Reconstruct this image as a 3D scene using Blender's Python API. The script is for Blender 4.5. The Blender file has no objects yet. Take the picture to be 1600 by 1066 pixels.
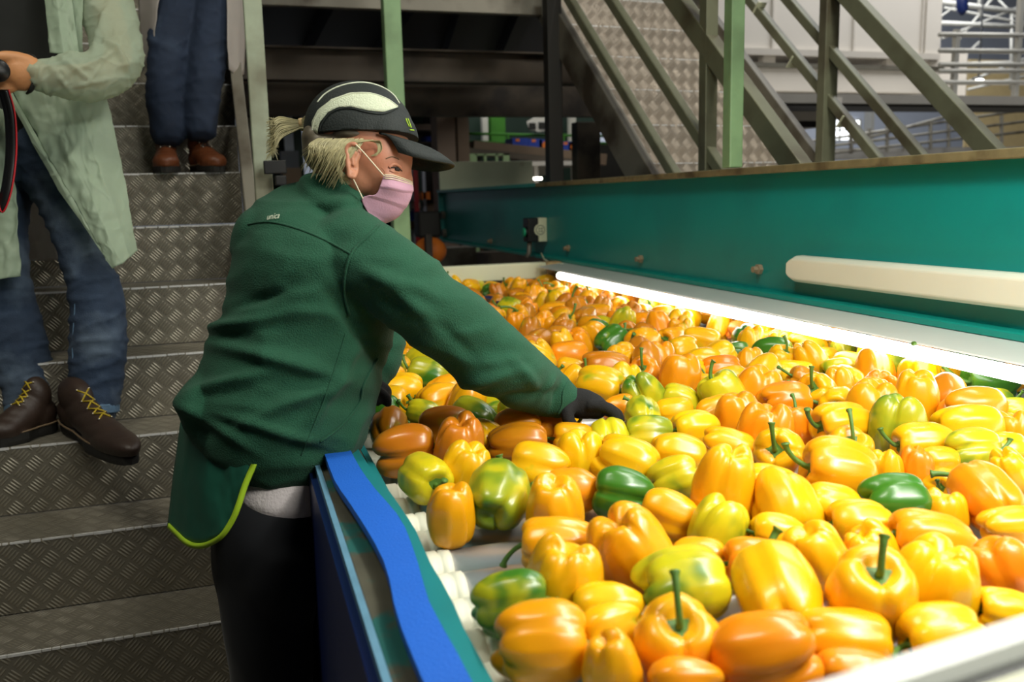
import bpy, bmesh, math, random
from mathutils import Vector, Matrix, noise
from mathutils.bvhtree import BVHTree
random.seed(7)
scene = bpy.context.scene
C = scene.collection
# ---------------------------------------------------------------- camera
F = 1360.0
CAM = Vector((0, 0, 1.42))
def _ray(px, py): return Vector(((px - 800) / F, -(py - 533) / F, -1.0))
_vy = _ray(365, 321).normalized()
_vx = _ray(5000, 203); _vx = (_vx - _vx.dot(_vy) * _vy).normalized()
_vz = _vx.cross(_vy)
R = Matrix((_vx, _vy, _vz))
RT = R @ Vector((1, 0, 0)); UPV = R @ Vector((0, 1, 0)); FW = R @ Vector((0, 0, -1))
cam_d = bpy.data.cameras.new('camera'); cam = bpy.data.objects.new('camera', cam_d); C.objects.link(cam)
cam.matrix_world = Matrix.Translation(CAM) @ R.to_4x4()
cam_d.lens = 36 * F / 1600; cam_d.sensor_width = 36; cam_d.clip_start = 0.05; cam_d.clip_end = 100
cam_d.dof.use_dof = True; cam_d.dof.focus_distance = 1.75; cam_d.dof.aperture_fstop = 4.5
scene.camera = cam
# ---------------------------------------------------------------- light
scene.view_settings.view_transform = 'Standard'; scene.view_settings.look = 'None'
scene.view_settings.gamma = 1; scene.view_settings.use_curve_mapping = False
scene.view_settings.exposure = 0.0
w = bpy.data.worlds.new('world'); scene.world = w; w.use_nodes = True
w.node_tree.nodes['Background'].inputs[0].default_value = (.80, .88, .80, 1)
w.node_tree.nodes['Background'].inputs[1].default_value = 0.10
def area(name, loc, aim, sx, sy, power, col):
    l = bpy.data.lights.new(name, 'AREA'); l.shape = 'RECTANGLE'; l.size = sx; l.size_y = sy; l.energy = power; l.color = col
    o = bpy.data.objects.new(name, l); C.objects.link(o); o.location = loc
    o.rotation_euler = (Vector(aim) - Vector(loc)).to_track_quat('-Z', 'Y').to_euler(); return o
area('table_lamp_light', (0.95, 0.75, 2.05), (0.95, 1.0, .9), .16, 1.3, 17, (1, .99, .91))
area('inspection_lamp_light', (1.15, 0.45, 1.75), (1.2, 1.1, 1.0), .9, .14, 8, (1, .99, .91))
area('hall_lamp_stairs', (-1.0, 1.0, 4.6), (-.4, 3.0, 1.0), 1.4, .5, 55, (1, .96, .82))
area('hall_lamp_front', (1.8, -1.5, 4.2), (.8, 4.0, 1.2), 1.6, .6, 75, (1, 1, .90))
area('far_stair_fill', (2.6, 2.2, 4.4), (2.4, 5.0, 1.8), .5, 1.4, 55, (1, .96, .88))  # unseen fill light, added to brighten the far staircase
area('hall_lamp_back', (9, 8, 6.8), (9, 9.5, 2), 6, 5, 520, (1, 1, 1))
area('hall_lamp_far', (11, 15, 7.2), (11, 17, 2), 12, 5, 1500, (.93, .96, 1))
area('hall_lamp_green', (1.5, 9.5, 4.8), (2.5, 12, 1), 4, 1.5, 110, (.95, 1, .95))
# ---------------------------------------------------------------- pixel -> place helpers (real depths in metres)
def dr(px, py): return R @ _ray(px, py)
def I(px, py, d): return CAM + dr(px, py) * d
def onz(px, py, z): r = dr(px, py); return CAM + r * ((z - CAM.z) / r.z)
def ony(px, py, y): r = dr(px, py); return CAM + r * (y / r.y)
def onx(px, py, x): r = dr(px, py); return CAM + r * (x / r.x)
def depth(P): return (P - CAM).dot(FW)
def project(P):
    q = R.transposed() @ (P - CAM); return (800 + F * q.x / -q.z, 533 - F * q.y / -q.z)
# ---------------------------------------------------------------- materials
def lin(r, g, b):
    f = lambda c: (c / 255 / 12.92) if c <= 10 else ((c / 255 + .055) / 1.055) ** 2.4
    return (f(r), f(g), f(b), 1)
def mat(name, col, rough=.5, metal=0, var=.12, nscale=6, bump=0, bscale=60, emit=None, sheen=0, coat=0, sss=0, dirt=None, dscale=3, dlo=.5, dhi=.65):
    m = bpy.data.materials.new(name); m.use_nodes = True
    nt = m.node_tree; N = nt.nodes; L = nt.links; b = N['Principled BSDF']
    b.inputs['Roughness'].default_value = rough; b.inputs['Metallic'].default_value = metal
    if sheen: b.inputs['Sheen Weight'].default_value = sheen; b.inputs['Sheen Roughness'].default_value = .4
    if coat: b.inputs['Coat Weight'].default_value = coat; b.inputs['Coat Roughness'].default_value = .12
    tc = N.new('ShaderNodeTexCoord')
    n = N.new('ShaderNodeTexNoise'); n.inputs['Scale'].default_value = nscale; n.inputs['Detail'].default_value = 5
    L.new(tc.outputs['Object'], n.inputs['Vector'])
    mx = N.new('ShaderNodeMix'); mx.data_type = 'RGBA'
    mx.inputs[6].default_value = tuple(c * (1 - var) for c in col[:3]) + (1,)
    mx.inputs[7].default_value = tuple(min(1, c * (1 + var)) for c in col[:3]) + (1,)
    L.new(n.outputs['Fac'], mx.inputs[0]); out = mx.outputs[2]
    if dirt:
        n2 = N.new('ShaderNodeTexNoise'); n2.inputs['Scale'].default_value = dscale; n2.inputs['Detail'].default_value = 8
        L.new(tc.outputs['Object'], n2.inputs['Vector'])
        mr = N.new('ShaderNodeMapRange'); mr.inputs[1].default_value = dlo; mr.inputs[2].default_value = dhi
        L.new(n2.outputs['Fac'], mr.inputs[0])
        m2 = N.new('ShaderNodeMix'); m2.data_type = 'RGBA'; L.new(mr.outputs[0], m2.inputs[0])
        L.new(out, m2.inputs[6]); m2.inputs[7].default_value = dirt; out = m2.outputs[2]
    L.new(out, b.inputs['Base Color'])
    if bump:
        n3 = N.new('ShaderNodeTexNoise'); n3.inputs['Scale'].default_value = bscale; n3.inputs['Detail'].default_value = 3
        L.new(tc.outputs['Object'], n3.inputs['Vector'])
        bp = N.new('ShaderNodeBump'); bp.inputs['Strength'].default_value = bump; bp.inputs['Distance'].default_value = .004
        L.new(n3.outputs['Fac'], bp.inputs['Height']); L.new(bp.outputs[0], b.inputs['Normal'])
    if emit:
        b.inputs['Emission Color'].default_value = emit[0]; b.inputs['Emission Strength'].default_value = emit[1]
    return m
def math_node(nt, op, a, b=None, clamp=False):
    n = nt.nodes.new('ShaderNodeMath'); n.operation = op; n.use_clamp = clamp
    for i, v in enumerate((a, b)):
        if v is None: continue
        if isinstance(v, (int, float)): n.inputs[i].default_value = v
        else: nt.links.new(v, n.inputs[i])
    return n.outputs[0]
def checker_plate(name, col, cell=.045, gain=2.3):
    """aluminium tread plate: groups of five raised bars turned left and right in turn"""
    m = bpy.data.materials.new(name); m.use_nodes = True
    nt = m.node_tree; N = nt.nodes; L = nt.links; b = N['Principled BSDF']
    tc = N.new('ShaderNodeTexCoord'); sp = N.new('ShaderNodeSeparateXYZ'); L.new(tc.outputs['Object'], sp.inputs[0])
    M = lambda *a, **k: math_node(nt, *a, **k)
    v = M('ADD', sp.outputs[1], sp.outputs[2])
    s = 1 / (cell * math.sqrt(2))
    u2 = M('MULTIPLY', M('ADD', sp.outputs[0], v), s); v2 = M('MULTIPLY', M('SUBTRACT', sp.outputs[0], v), s)
    fu = M('FLOOR', u2); fv = M('FLOOR', v2)
    par = M('ABSOLUTE', M('MODULO', M('ADD', fu, fv), 2))
    a = M('SUBTRACT', M('SUBTRACT', u2, fu), .5); c = M('SUBTRACT', M('SUBTRACT', v2, fv), .5)
    inv = M('SUBTRACT', 1, par)
    al = M('ADD', M('MULTIPLY', a, par), M('MULTIPLY', c, inv))
    ac = M('ADD', M('MULTIPLY', c, par), M('MULTIPLY', a, inv))
    stripe = M('ABSOLUTE', M('COSINE', M('MULTIPLY', ac, math.pi * 5)))
    env = M('SUBTRACT', 1, M('POWER', M('MULTIPLY', M('ABSOLUTE', al), 2.15), 3), clamp=True)
    env2 = M('LESS_THAN', M('ABSOLUTE', ac), .47)
    h = M('MULTIPLY', M('MULTIPLY', stripe, env), env2)
    hh = N.new('ShaderNodeMapRange'); hh.inputs[1].default_value = .45; hh.inputs[2].default_value = .95; L.new(h, hh.inputs[0])
    bp = N.new('ShaderNodeBump'); bp.inputs['Strength'].default_value = .9; bp.inputs['Distance'].default_value = .0022
    L.new(hh.outputs[0], bp.inputs['Height']); L.new(bp.outputs[0], b.inputs['Normal'])
    n = N.new('ShaderNodeTexNoise'); n.inputs['Scale'].default_value = 4; n.inputs['Detail'].default_value = 8; n.inputs['Roughness'].default_value = .65
    L.new(tc.outputs['Object'], n.inputs['Vector'])
    mx = N.new('ShaderNodeMix'); mx.data_type = 'RGBA'
    mx.inputs[6].default_value = tuple(x * .62 for x in col[:3]) + (1,); mx.inputs[7].default_value = tuple(x * 1.35 for x in col[:3]) + (1,)
    L.new(n.outputs['Fac'], mx.inputs[0])
    m2 = N.new('ShaderNodeMix'); m2.data_type = 'RGBA'; L.new(M('MULTIPLY', hh.outputs[0], .55), m2.inputs[0])
    L.new(mx.outputs[2], m2.inputs[6]); m2.inputs[7].default_value = tuple(min(1, x * gain) for x in col[:3]) + (1,)
    L.new(m2.outputs[2], b.inputs['Base Color'])
    b.inputs['Metallic'].default_value = .55
    r = N.new('ShaderNodeMapRange'); r.inputs[3].default_value = .55; r.inputs[4].default_value = .3; L.new(hh.outputs[0], r.inputs[0])
    L.new(r.outputs[0], b.inputs['Roughness'])
    return m
M = {}
M['plate'] = checker_plate('tread_plate', (.235, .215, .17))
M['plate2'] = checker_plate('tread_plate_pale', (.46, .40, .33), .05, 1.35)
M['nosing'] = mat('worn_nosing', (.95, .94, .9, 1), .4, .3, var=.3, nscale=90)
M['steel'] = mat('grey_steel', lin(120, 116, 104), .5, .35, var=.2, dirt=lin(70, 62, 50))
M['steel_green'] = mat('galvanised_post', lin(150, 160, 138), .5, .15, var=.22, nscale=14, dirt=lin(112, 112, 92))
M['post_green'] = mat('pale_green_post', lin(128, 162, 116), .5, .05, var=.15, nscale=14, dirt=lin(104, 132, 92))
M['pipe'] = mat('olive_rail_paint', lin(118, 120, 96), .42, .25, var=.2, nscale=12, dirt=lin(84, 78, 60))
M['brown_beam'] = mat('brown_beam', lin(84, 74, 62), .6, .2, var=.25, dirt=lin(44, 38, 32))
M['dark'] = mat('dark_steel', lin(38, 36, 32), .6, .2)
M['teal'] = mat('teal_paint', lin(4, 138, 132), .38, 0, var=.10, nscale=3, dirt=lin(8, 112, 110), dscale=2, dlo=.55, dhi=.9, bump=.05, bscale=90)
M['teal_top'] = mat('teal_edge_worn', lin(6, 140, 128), .4, 0, var=.12)
M['grime'] = mat('grimy_edge', lin(122, 112, 78), .7, .1, var=.4, nscale=25, dirt=lin(76, 66, 42), dscale=9)
M['cream'] = mat('cream_paint', lin(216, 218, 186), .45, 0, var=.06, dirt=lin(150, 110, 66), dscale=5, dlo=.63, dhi=.75)
M['cream_rust'] = mat('cream_rusty', lin(196, 168, 120), .6, 0, var=.2, nscale=16, dirt=lin(140, 80, 34), dscale=12, dlo=.45, dhi=.6)
M['beige'] = mat('beige_metal', lin(150, 132, 106), .55, .1, var=.15, dirt=lin(96, 76, 54))
M['white_plate'] = mat('white_cover', lin(232, 234, 214), .4, 0, var=.04, dirt=lin(190, 130, 80), dscale=4, dlo=.68, dhi=.76)
M['sheet'] = mat('brushed_reflector', (.70, .72, .68, 1), .35, .2, var=.06)
M['tube'] = mat('fluorescent_tube', (1, 1, 1, 1), .3, emit=((1, .97, .92, 1), 9))
M['roller'] = mat('roller_steel', (.50, .50, .51, 1), .32, .45, var=.12, nscale=20)
M['cap'] = mat('roller_cap', lin(222, 220, 200), .45, var=.06)
M['blue'] = mat('blue_strip', lin(30, 98, 200), .5, var=.10, nscale=8, bump=.3, bscale=300)
M['darkblue'] = mat('dark_blue_panel', lin(12, 32, 86), .4, var=.2)
M['lightblue'] = mat('chipped_blue_edge', lin(96, 140, 165), .5, var=.3, nscale=30)
M['worn'] = mat('worn_edge', lin(72, 70, 56), .8, var=.35, nscale=18, dirt=lin(14, 84, 78), dscale=9, dlo=.52, dhi=.58)
M['teal_lip'] = mat('teal_lip', lin(26, 122, 124), .45, var=.2, nscale=9, dirt=lin(190, 178, 128), dscale=16, dlo=.70, dhi=.74)
M['purple'] = mat('violet_rail', lin(84, 96, 170), .45, var=.1)
M['fleece'] = mat('green_fleece', lin(27, 79, 56), .92, var=.16, nscale=40, bump=.55, bscale=420, sheen=.04)
M['tabard'] = mat('green_tabard', lin(22, 84, 66), .55, var=.1, bump=.1, bscale=40)
M['lime'] = mat('lime_piping', lin(168, 205, 40), .6)
M['navy'] = mat('dark_trousers', lin(8, 10, 17), .85, var=.2, sheen=.1)
M['undershirt'] = mat('white_undershirt', lin(225, 215, 215), .8, bump=.3, bscale=200)
M['glove'] = mat('black_glove', lin(10, 10, 11), .85, bump=.4, bscale=500)
M['skin'] = mat('skin', lin(186, 128, 98), .5, var=.10, nscale=14, dirt=lin(190, 112, 88), dscale=9, dlo=.5, dhi=.8, bump=.1, bscale=160)
M['skin_man'] = mat('skin_tanned', lin(200, 140, 92), .5, var=.10, nscale=14, bump=.15, bscale=140)
M['hair'] = mat('ash_blonde_hair', lin(176, 168, 126), .42, var=.5, nscale=90)
M['hair_dark'] = mat('grey_roots', lin(92, 84, 68), .5, var=.4, nscale=70)
M['capcloth'] = mat('black_green_cap', lin(22, 30, 28), .7, var=.15, bump=.3, bscale=300)
M['mesh'] = mat('white_mesh', lin(206, 214, 186), .7, var=.15, nscale=260, bump=.6, bscale=380)
M['pipingw'] = mat('white_piping', lin(208, 214, 190), .6)
M['mask'] = mat('pink_mask', lin(192, 148, 168), .75, var=.05, bump=.15, bscale=300)
M['maskedge'] = mat('mask_edge', lin(222, 208, 176), .7)
M['loop'] = mat('ear_loop', lin(230, 220, 190), .7)
M['lash'] = mat('dark_lash', lin(40, 28, 22), .7)
M['jeans'] = mat('blue_jeans', lin(38, 54, 76), .85, var=.45, nscale=13, dirt=lin(96, 112, 130), dscale=6, dlo=.50, dhi=.75, bump=.4, bscale=330)
M['jeans_dark'] = mat('dark_blue_jeans', lin(28, 42, 64), .85, var=.3, nscale=9, dirt=lin(70, 86, 108), dscale=5, dlo=.55, dhi=.85, bump=.4, bscale=330)
M['hem'] = mat('jeans_hem', lin(84, 112, 138), .85, var=.4, nscale=80)
M['boot'] = mat('brown_leather', lin(52, 38, 30), .5, var=.35, nscale=14, bump=.2, bscale=120)
M['boot_tan'] = mat('tan_leather', lin(112, 62, 34), .45, var=.25, nscale=12)
M['sole'] = mat('rubber_sole', lin(26, 24, 20), .75)
M['welt'] = mat('boot_stitching', lin(120, 100, 76), .7)
M['lace'] = mat('yellow_lace', lin(176, 152, 30), .7)
M['lace_dark'] = mat('dark_lace', lin(50, 34, 26), .7)
M['brow'] = mat('eyebrow', lin(112, 84, 60), .7)
M['eyelet'] = mat('eyelet', lin(200, 190, 170), .3, .9)
M['black'] = mat('black_plastic', lin(18, 18, 18), .35)
M['shirt'] = mat('dark_shirt', lin(20, 22, 20), .9)
M['red'] = mat('red_paint', lin(190, 22, 34), .5)
M['wall'] = mat('pale_wall', lin(170, 176, 188), .8, var=.04)
M['concrete'] = mat('concrete', lin(92, 88, 80), .8, var=.2, nscale=3)
M['panelw'] = mat('white_cold_room_panel', lin(214, 208, 198), .55, var=.05, nscale=2)
M['panelw2'] = mat('off_white_panel', lin(200, 194, 184), .6, var=.07, nscale=4)
M['slab'] = mat('grey_slab', lin(150, 146, 138), .6, var=.12)
M['roof'] = mat('roof_sheet', lin(128, 130, 128), .6, var=.1)
M['tan'] = mat('tan_sheet', lin(150, 132, 92), .7, var=.2)
M['galv'] = mat('galvanised', lin(160, 158, 150), .45, .3, var=.1)
M['pink'] = mat('pinkish_column', lin(188, 164, 146), .7, var=.06)
M['brownc'] = mat('brown_column', lin(116, 96, 76), .7, var=.15)
M['gdark'] = mat('dark_green_panel', lin(18, 44, 32), .6, var=.3)
M['gbright'] = mat('bright_green_paint', lin(62, 128, 32), .6, var=.1)
M['gpale'] = mat('pale_green', lin(150, 178, 128), .6)
M['boxblue'] = mat('blue_carton', lin(30, 62, 160), .6, var=.15)
M['orange'] = mat('orange_print', lin(226, 120, 36), .6)
M['btn'] = mat('green_button', lin(14, 158, 112), .4)
M['glow'] = mat('window_daylight', (1, 1, 1, 1), .5, emit=((.92, .96, 1, 1), 2.2))
M['lampglow'] = mat('lamp_glow', (1, 1, 1, 1), .5, emit=((1, .95, .8, 1), 12))
def fabric_sheer(name, col, a=.25):
    m = bpy.data.materials.new(name); m.use_nodes = True; nt = m.node_tree; N = nt.nodes; L = nt.links
    N.remove(N['Principled BSDF']); out = N['Material Output']
    df = N.new('ShaderNodeBsdfDiffuse'); tl = N.new('ShaderNodeBsdfTranslucent'); tr = N.new('ShaderNodeBsdfTransparent'); gl = N.new('ShaderNodeBsdfGlossy')
    tc = N.new('ShaderNodeTexCoord'); n = N.new('ShaderNodeTexNoise'); n.inputs['Scale'].default_value = 14; n.inputs['Detail'].default_value = 9
    L.new(tc.outputs['Object'], n.inputs['Vector'])
    mx = N.new('ShaderNodeMix'); mx.data_type = 'RGBA'; mx.inputs[6].default_value = tuple(c * .78 for c in col[:3]) + (1,); mx.inputs[7].default_value = col
    L.new(n.outputs['Fac'], mx.inputs[0])
    for s in (df, tl): L.new(mx.outputs[2], s.inputs[0])
    tr.inputs[0].default_value = (.95, 1, .93, 1)
    gl.inputs['Roughness'].default_value = .35
    bp = N.new('ShaderNodeBump'); bp.inputs['Strength'].default_value = .25; bp.inputs['Distance'].default_value = .006
    n2 = N.new('ShaderNodeTexVoronoi'); n2.inputs['Scale'].default_value = 9; n2.feature = 'DISTANCE_TO_EDGE'
    L.new(tc.outputs['Object'], n2.inputs['Vector']); L.new(n2.outputs['Distance'], bp.inputs['Height'])
    for s in (df, tl, gl): L.new(bp.outputs[0], s.inputs['Normal'])
    a1 = N.new('ShaderNodeMixShader'); a1.inputs[0].default_value = .35; L.new(df.outputs[0], a1.inputs[1]); L.new(tl.outputs[0], a1.inputs[2])
    a3 = N.new('ShaderNodeMixShader'); a3.inputs[0].default_value = .012; L.new(a1.outputs[0], a3.inputs[1]); L.new(gl.outputs[0], a3.inputs[2])
    a2 = N.new('ShaderNodeMixShader')
    mr = N.new('ShaderNodeMapRange'); mr.inputs[3].default_value = a * .3; mr.inputs[4].default_value = a * 1.7; L.new(n.outputs['Fac'], mr.inputs[0]); L.new(mr.outputs[0], a2.inputs[0])
    L.new(a3.outputs[0], a2.inputs[1]); L.new(tr.outputs[0], a2.inputs[2]); L.new(a2.outputs[0], out.inputs[0])
    return m
M['coat'] = fabric_sheer('sheer_coat', lin(200, 218, 194), .24)
M['coat2'] = fabric_sheer('sheer_coat_pale', lin(214, 206, 200), .24)
def pepper_material():
    m = bpy.data.materials.new('pepper_skin'); m.use_nodes = True; nt = m.node_tree; N = nt.nodes; L = nt.links; b = N['Principled BSDF']
    oi = N.new('ShaderNodeObjectInfo'); at = N.new('ShaderNodeAttribute'); at.attribute_type = 'OBJECT'; at.attribute_name = 'green'
    tc = N.new('ShaderNodeTexCoord')
    n = N.new('ShaderNodeTexNoise'); n.noise_dimensions = '4D'; n.inputs['Scale'].default_value = 1.5; n.inputs['Detail'].default_value = 2; n.inputs['Distortion'].default_value = .5
    L.new(tc.outputs['Object'], n.inputs['Vector']); L.new(math_node(nt, 'MULTIPLY', oi.outputs['Random'], 60), n.inputs['W'])
    # ripening front: the green stays on one side
    g = math_node(nt, 'ADD', n.outputs['Fac'], math_node(nt, 'SUBTRACT', math_node(nt, 'MULTIPLY', at.outputs['Fac'], .62), .36))
    mr = N.new('ShaderNodeMapRange'); mr.inputs[1].default_value = .42; mr.inputs[2].default_value = .68; L.new(g, mr.inputs[0])
    n2 = N.new('ShaderNodeTexNoise'); n2.noise_dimensions = '4D'; n2.inputs['Scale'].default_value = 1.2; L.new(tc.outputs['Object'], n2.inputs['Vector']); L.new(math_node(nt, 'MULTIPLY', oi.outputs['Random'], 31), n2.inputs['W'])
    hsv = N.new('ShaderNodeHueSaturation'); L.new(oi.outputs['Color'], hsv.inputs['Color'])
    L.new(math_node(nt, 'ADD', .482, math_node(nt, 'MULTIPLY', n2.outputs['Fac'], .036)), hsv.inputs['Hue'])
    mid = N.new('ShaderNodeMix'); mid.data_type = 'RGBA'; mid.inputs[7].default_value = (.42, .42, .012, 1); L.new(hsv.outputs[0], mid.inputs[6])
    mA = N.new('ShaderNodeMapRange'); mA.inputs[2].default_value = .5; L.new(mr.outputs[0], mA.inputs[0]); L.new(mA.outputs[0], mid.inputs[0])
    mB = N.new('ShaderNodeMapRange'); mB.inputs[1].default_value = .4; mB.inputs[2].default_value = 1; L.new(mr.outputs[0], mB.inputs[0])
    fin = N.new('ShaderNodeMix'); fin.data_type = 'RGBA'; fin.inputs[7].default_value = (.045, .17, .012, 1)
    L.new(mB.outputs[0], fin.inputs[0]); L.new(mid.outputs[2], fin.inputs[6]); L.new(fin.outputs[2], b.inputs['Base Color'])
    b.inputs['Roughness'].default_value = .30; b.inputs['Coat Weight'].default_value = .22; b.inputs['Coat Roughness'].default_value = .15
    b.inputs['Subsurface Weight'].default_value = .18; b.inputs['Subsurface Radius'].default_value = (.012, .006, .001); b.inputs['Subsurface Scale'].default_value = 1
    return m
M['pepper'] = pepper_material()
M['stem'] = mat('pepper_stem', lin(84, 122, 44), .5, var=.35, nscale=30)
# ---------------------------------------------------------------- object helpers
def link(name, me, m, parent=None, smooth=False):
    o = bpy.data.objects.new(name, me); C.objects.link(o)
    for mm in (m if isinstance(m, (list, tuple)) else [m]): me.materials.append(mm)
    if smooth:
        for p in me.polygons: p.use_smooth = True
    if parent: o.parent = parent; o.matrix_parent_inverse = parent.matrix_world.inverted()
    return o
def obj(name, bm, m, parent=None, smooth=False, bevel=0):
    me = bpy.data.meshes.new(name); bmesh.ops.recalc_face_normals(bm, faces=bm.faces); bm.to_mesh(me); bm.free()
    o = link(name, me, m, parent, smooth)
    if bevel:
        b = o.modifiers.new('bevel', 'BEVEL'); b.width = bevel; b.segments = 2; b.limit_method = 'ANGLE'
    return o
def thing(name, label, cat, loc=(0, 0, 0), group=None):
    o = bpy.data.objects.new(name, None); C.objects.link(o); o.location = loc; o.empty_display_size = .1
    o['label'] = label; o['category'] = cat
    if group: o['group'] = group
    bpy.context.view_layer.update(); return o
def tag(o, label, cat, group=None):
    o['label'] = label; o['category'] = cat
    if group: o['group'] = group
    return o
def struct(o): o['kind'] = 'structure'; return o
def add_box(bm, a, b):
    a = Vector(a); b = Vector(b); vs = [bm.verts.new((x, y, z)) for x in (a.x, b.x) for y in (a.y, b.y) for z in (a.z, b.z)]
    for f in ((0, 1, 3, 2), (4, 6, 7, 5), (0, 4, 5, 1), (2, 3, 7, 6), (0, 2, 6, 4), (1, 5, 7, 3)): bm.faces.new([vs[i] for i in f])
    return bm
def bx(a, b): return add_box(bmesh.new(), a, b)
def frame(t, hint=Vector((0, 0, 1))):
    t = t.normalized(); s = t.cross(hint)
    if s.length < 1e-4: s = t.cross(Vector((0, 1, 0)))
    s.normalize(); return s, s.cross(t).normalized()
def add_bar(bm, p, q, w, h, hint=Vector((0, 0, 1))):
    p = Vector(p); q = Vector(q); s, u = frame(q - p, hint)
    vs = [bm.verts.new(c + s * w / 2 * i + u * h / 2 * j) for c in (p, q) for i, j in ((-1, -1), (1, -1), (1, 1), (-1, 1))]
    for f in ((0, 1, 2, 3), (7, 6, 5, 4), (0, 4, 5, 1), (1, 5, 6, 2), (2, 6, 7, 3), (3, 7, 4, 0)): bm.faces.new([vs[i] for i in f])
    return bm
def bar(*a, **k): return add_bar(bmesh.new(), *a, **k)
def add_tube(bm, pts, rad, n=10, cap=True):
    pts = [Vector(p) for p in pts]; rad = rad if isinstance(rad, (list, tuple)) else [rad] * len(pts)
    rings = []; s = None
    for i, p in enumerate(pts):
        t = (pts[min(i + 1, len(pts) - 1)] - pts[max(i - 1, 0)]).normalized()
        if s is None: s, u = frame(t)
        else:
            s = (s - s.dot(t) * t).normalized(); u = s.cross(t).normalized()
        rings.append([bm.verts.new(p + (s * math.cos(2 * math.pi * j / n) + u * math.sin(2 * math.pi * j / n)) * rad[i]) for j in range(n)])
    for a, b in zip(rings, rings[1:]):
        for j in range(n): bm.faces.new((a[j], a[(j + 1) % n], b[(j + 1) % n], b[j]))
    if cap: bm.faces.new(rings[0]); bm.faces.new(rings[-1][::-1])
    return bm
def tube(*a, **k): return add_tube(bmesh.new(), *a, **k)
def spline(pts, n):
    """Catmull-Rom through rows of numbers"""
    out = []; m = len(pts)
    for i in range(m - 1):
        p0, p1, p2, p3 = pts[max(i - 1, 0)], pts[i], pts[i + 1], pts[min(i + 2, m - 1)]
        for k in range(n):
            t = k / n
            out.append(tuple(.5 * ((2 * b) + (-a + c) * t + (2 * a - 5 * b + 4 * c - d) * t * t + (-a + 3 * b - 3 * c + d) * t ** 3) for a, b, c, d in zip(p0, p1, p2, p3)))
    out.append(tuple(pts[-1])); return out
def add_limb(bm, rows, ratio=1.0, seg=5, n=20, scale=1.0, round_=True, power=2.0):
    """rows: (px, py, depth m, half width px[, depth ratio]); a tapered limb along them"""
    rows = [tuple(r) + ((ratio,) if len(r) == 4 else ()) for r in rows]
    rs = spline(rows, seg); P = [I(r[0], r[1], r[2]) for r in rs]; rings = []
    for i, r in enumerate(rs):
        t = (P[min(i + 1, len(P) - 1)] - P[max(i - 1, 0)]).normalized()
        view = (P[i] - CAM).normalized()
        a = t.cross(view).normalized(); b = a.cross(t).normalized()
        ra = r[3] * r[2] / F * scale; rb = ra * r[4]
        rings.append((P[i], a, b, ra, rb, t))
    if round_:
        for end, sg in ((0, -1), (-1, 1)):
            c, a, b, ra, rb, t = rings[end]; m = min(ra, rb); ex = [(c + t * sg * m * .35, a, b, ra * .85, rb * .85, t), (c + t * sg * m * .6, a, b, ra * .5, rb * .5, t)]
            if end == 0: rings = ex[::-1] + rings
            else: rings = rings + ex
    prev = None; e = 2 / power
    f = lambda x: math.copysign(abs(x) ** e, x)
    for c, a, b, ra, rb, t in rings:
        cur = [bm.verts.new(c + a * f(math.cos(2 * math.pi * j / n)) * ra + b * f(math.sin(2 * math.pi * j / n)) * rb) for j in range(n)]
        if prev:
            for j in range(n): bm.faces.new((prev[j], prev[(j + 1) % n], cur[(j + 1) % n], cur[j]))
        else: bm.faces.new(cur[::-1])
        prev = cur
    bm.faces.new(prev); return bm
def add_blob(bm, c, rx, ry, rz, ax=None, n=16):
    """ellipsoid; axes default: image right, image up, depth"""
    ax = ax or (RT, UPV, FW); vs = []
    top = bm.verts.new(c + ax[1] * ry); bot = bm.verts.new(c - ax[1] * ry)
    for i in range(1, n):
        ph = math.pi * i / n
        vs.append([bm.verts.new(c + ax[1] * ry * math.cos(ph) + (ax[0] * rx * math.cos(2 * math.pi * j / (2 * n)) + ax[2] * rz * math.sin(2 * math.pi * j / (2 * n))) * math.sin(ph)) for j in range(2 * n)])
    m = 2 * n
    for a, b in zip(vs, vs[1:]):
        for j in range(m): bm.faces.new((a[j], a[(j + 1) % m], b[(j + 1) % m], b[j]))
    for j in range(m): bm.faces.new((top, vs[0][(j + 1) % m], vs[0][j])); bm.faces.new((bot, vs[-1][j], vs[-1][(j + 1) % m]))
    return bm
def rot_axes(deg, yaw=0):
    """axes turned in the image plane by deg (ccw), then about the up axis by yaw"""
    a, y = math.radians(deg), math.radians(yaw)
    x = RT * math.cos(a) + UPV * math.sin(a); u = -RT * math.sin(a) + UPV * math.cos(a)
    return (x * math.cos(y) + FW * math.sin(y), u, FW * math.cos(y) - x * math.sin(y))
def clay(name, bm, m, parent, voxel=.006, smooth=4, disp=None, factor=.5):
    """melt overlapping closed shapes into one continuous surface"""
    bmesh.ops.recalc_face_normals(bm, faces=bm.faces)
    me = bpy.data.meshes.new(name); bm.to_mesh(me); bm.free()
    t = bpy.data.objects.new(name, me); C.objects.link(t)
    md = t.modifiers.new('r', 'REMESH'); md.mode = 'VOXEL'; md.voxel_size = voxel
    sm = t.modifiers.new('s', 'SMOOTH'); sm.iterations = smooth; sm.factor = factor
    dg = bpy.context.evaluated_depsgraph_get(); dg.update()
    me2 = bpy.data.meshes.new_from_object(t.evaluated_get(dg)); me2.name = name
    bpy.data.objects.remove(t)
    if disp:
        me2.update(); ns = [v.normal.copy() for v in me2.vertices]
        for v, nn in zip(me2.vertices, ns): v.co = v.co + nn * disp(v.co)
    return link(name, me2, m, parent, True)
def bvh(o):
    me = o.data; return BVHTree.FromPolygons([o.matrix_world @ v.co for v in me.vertices], [tuple(p.vertices) for p in me.polygons])
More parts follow.
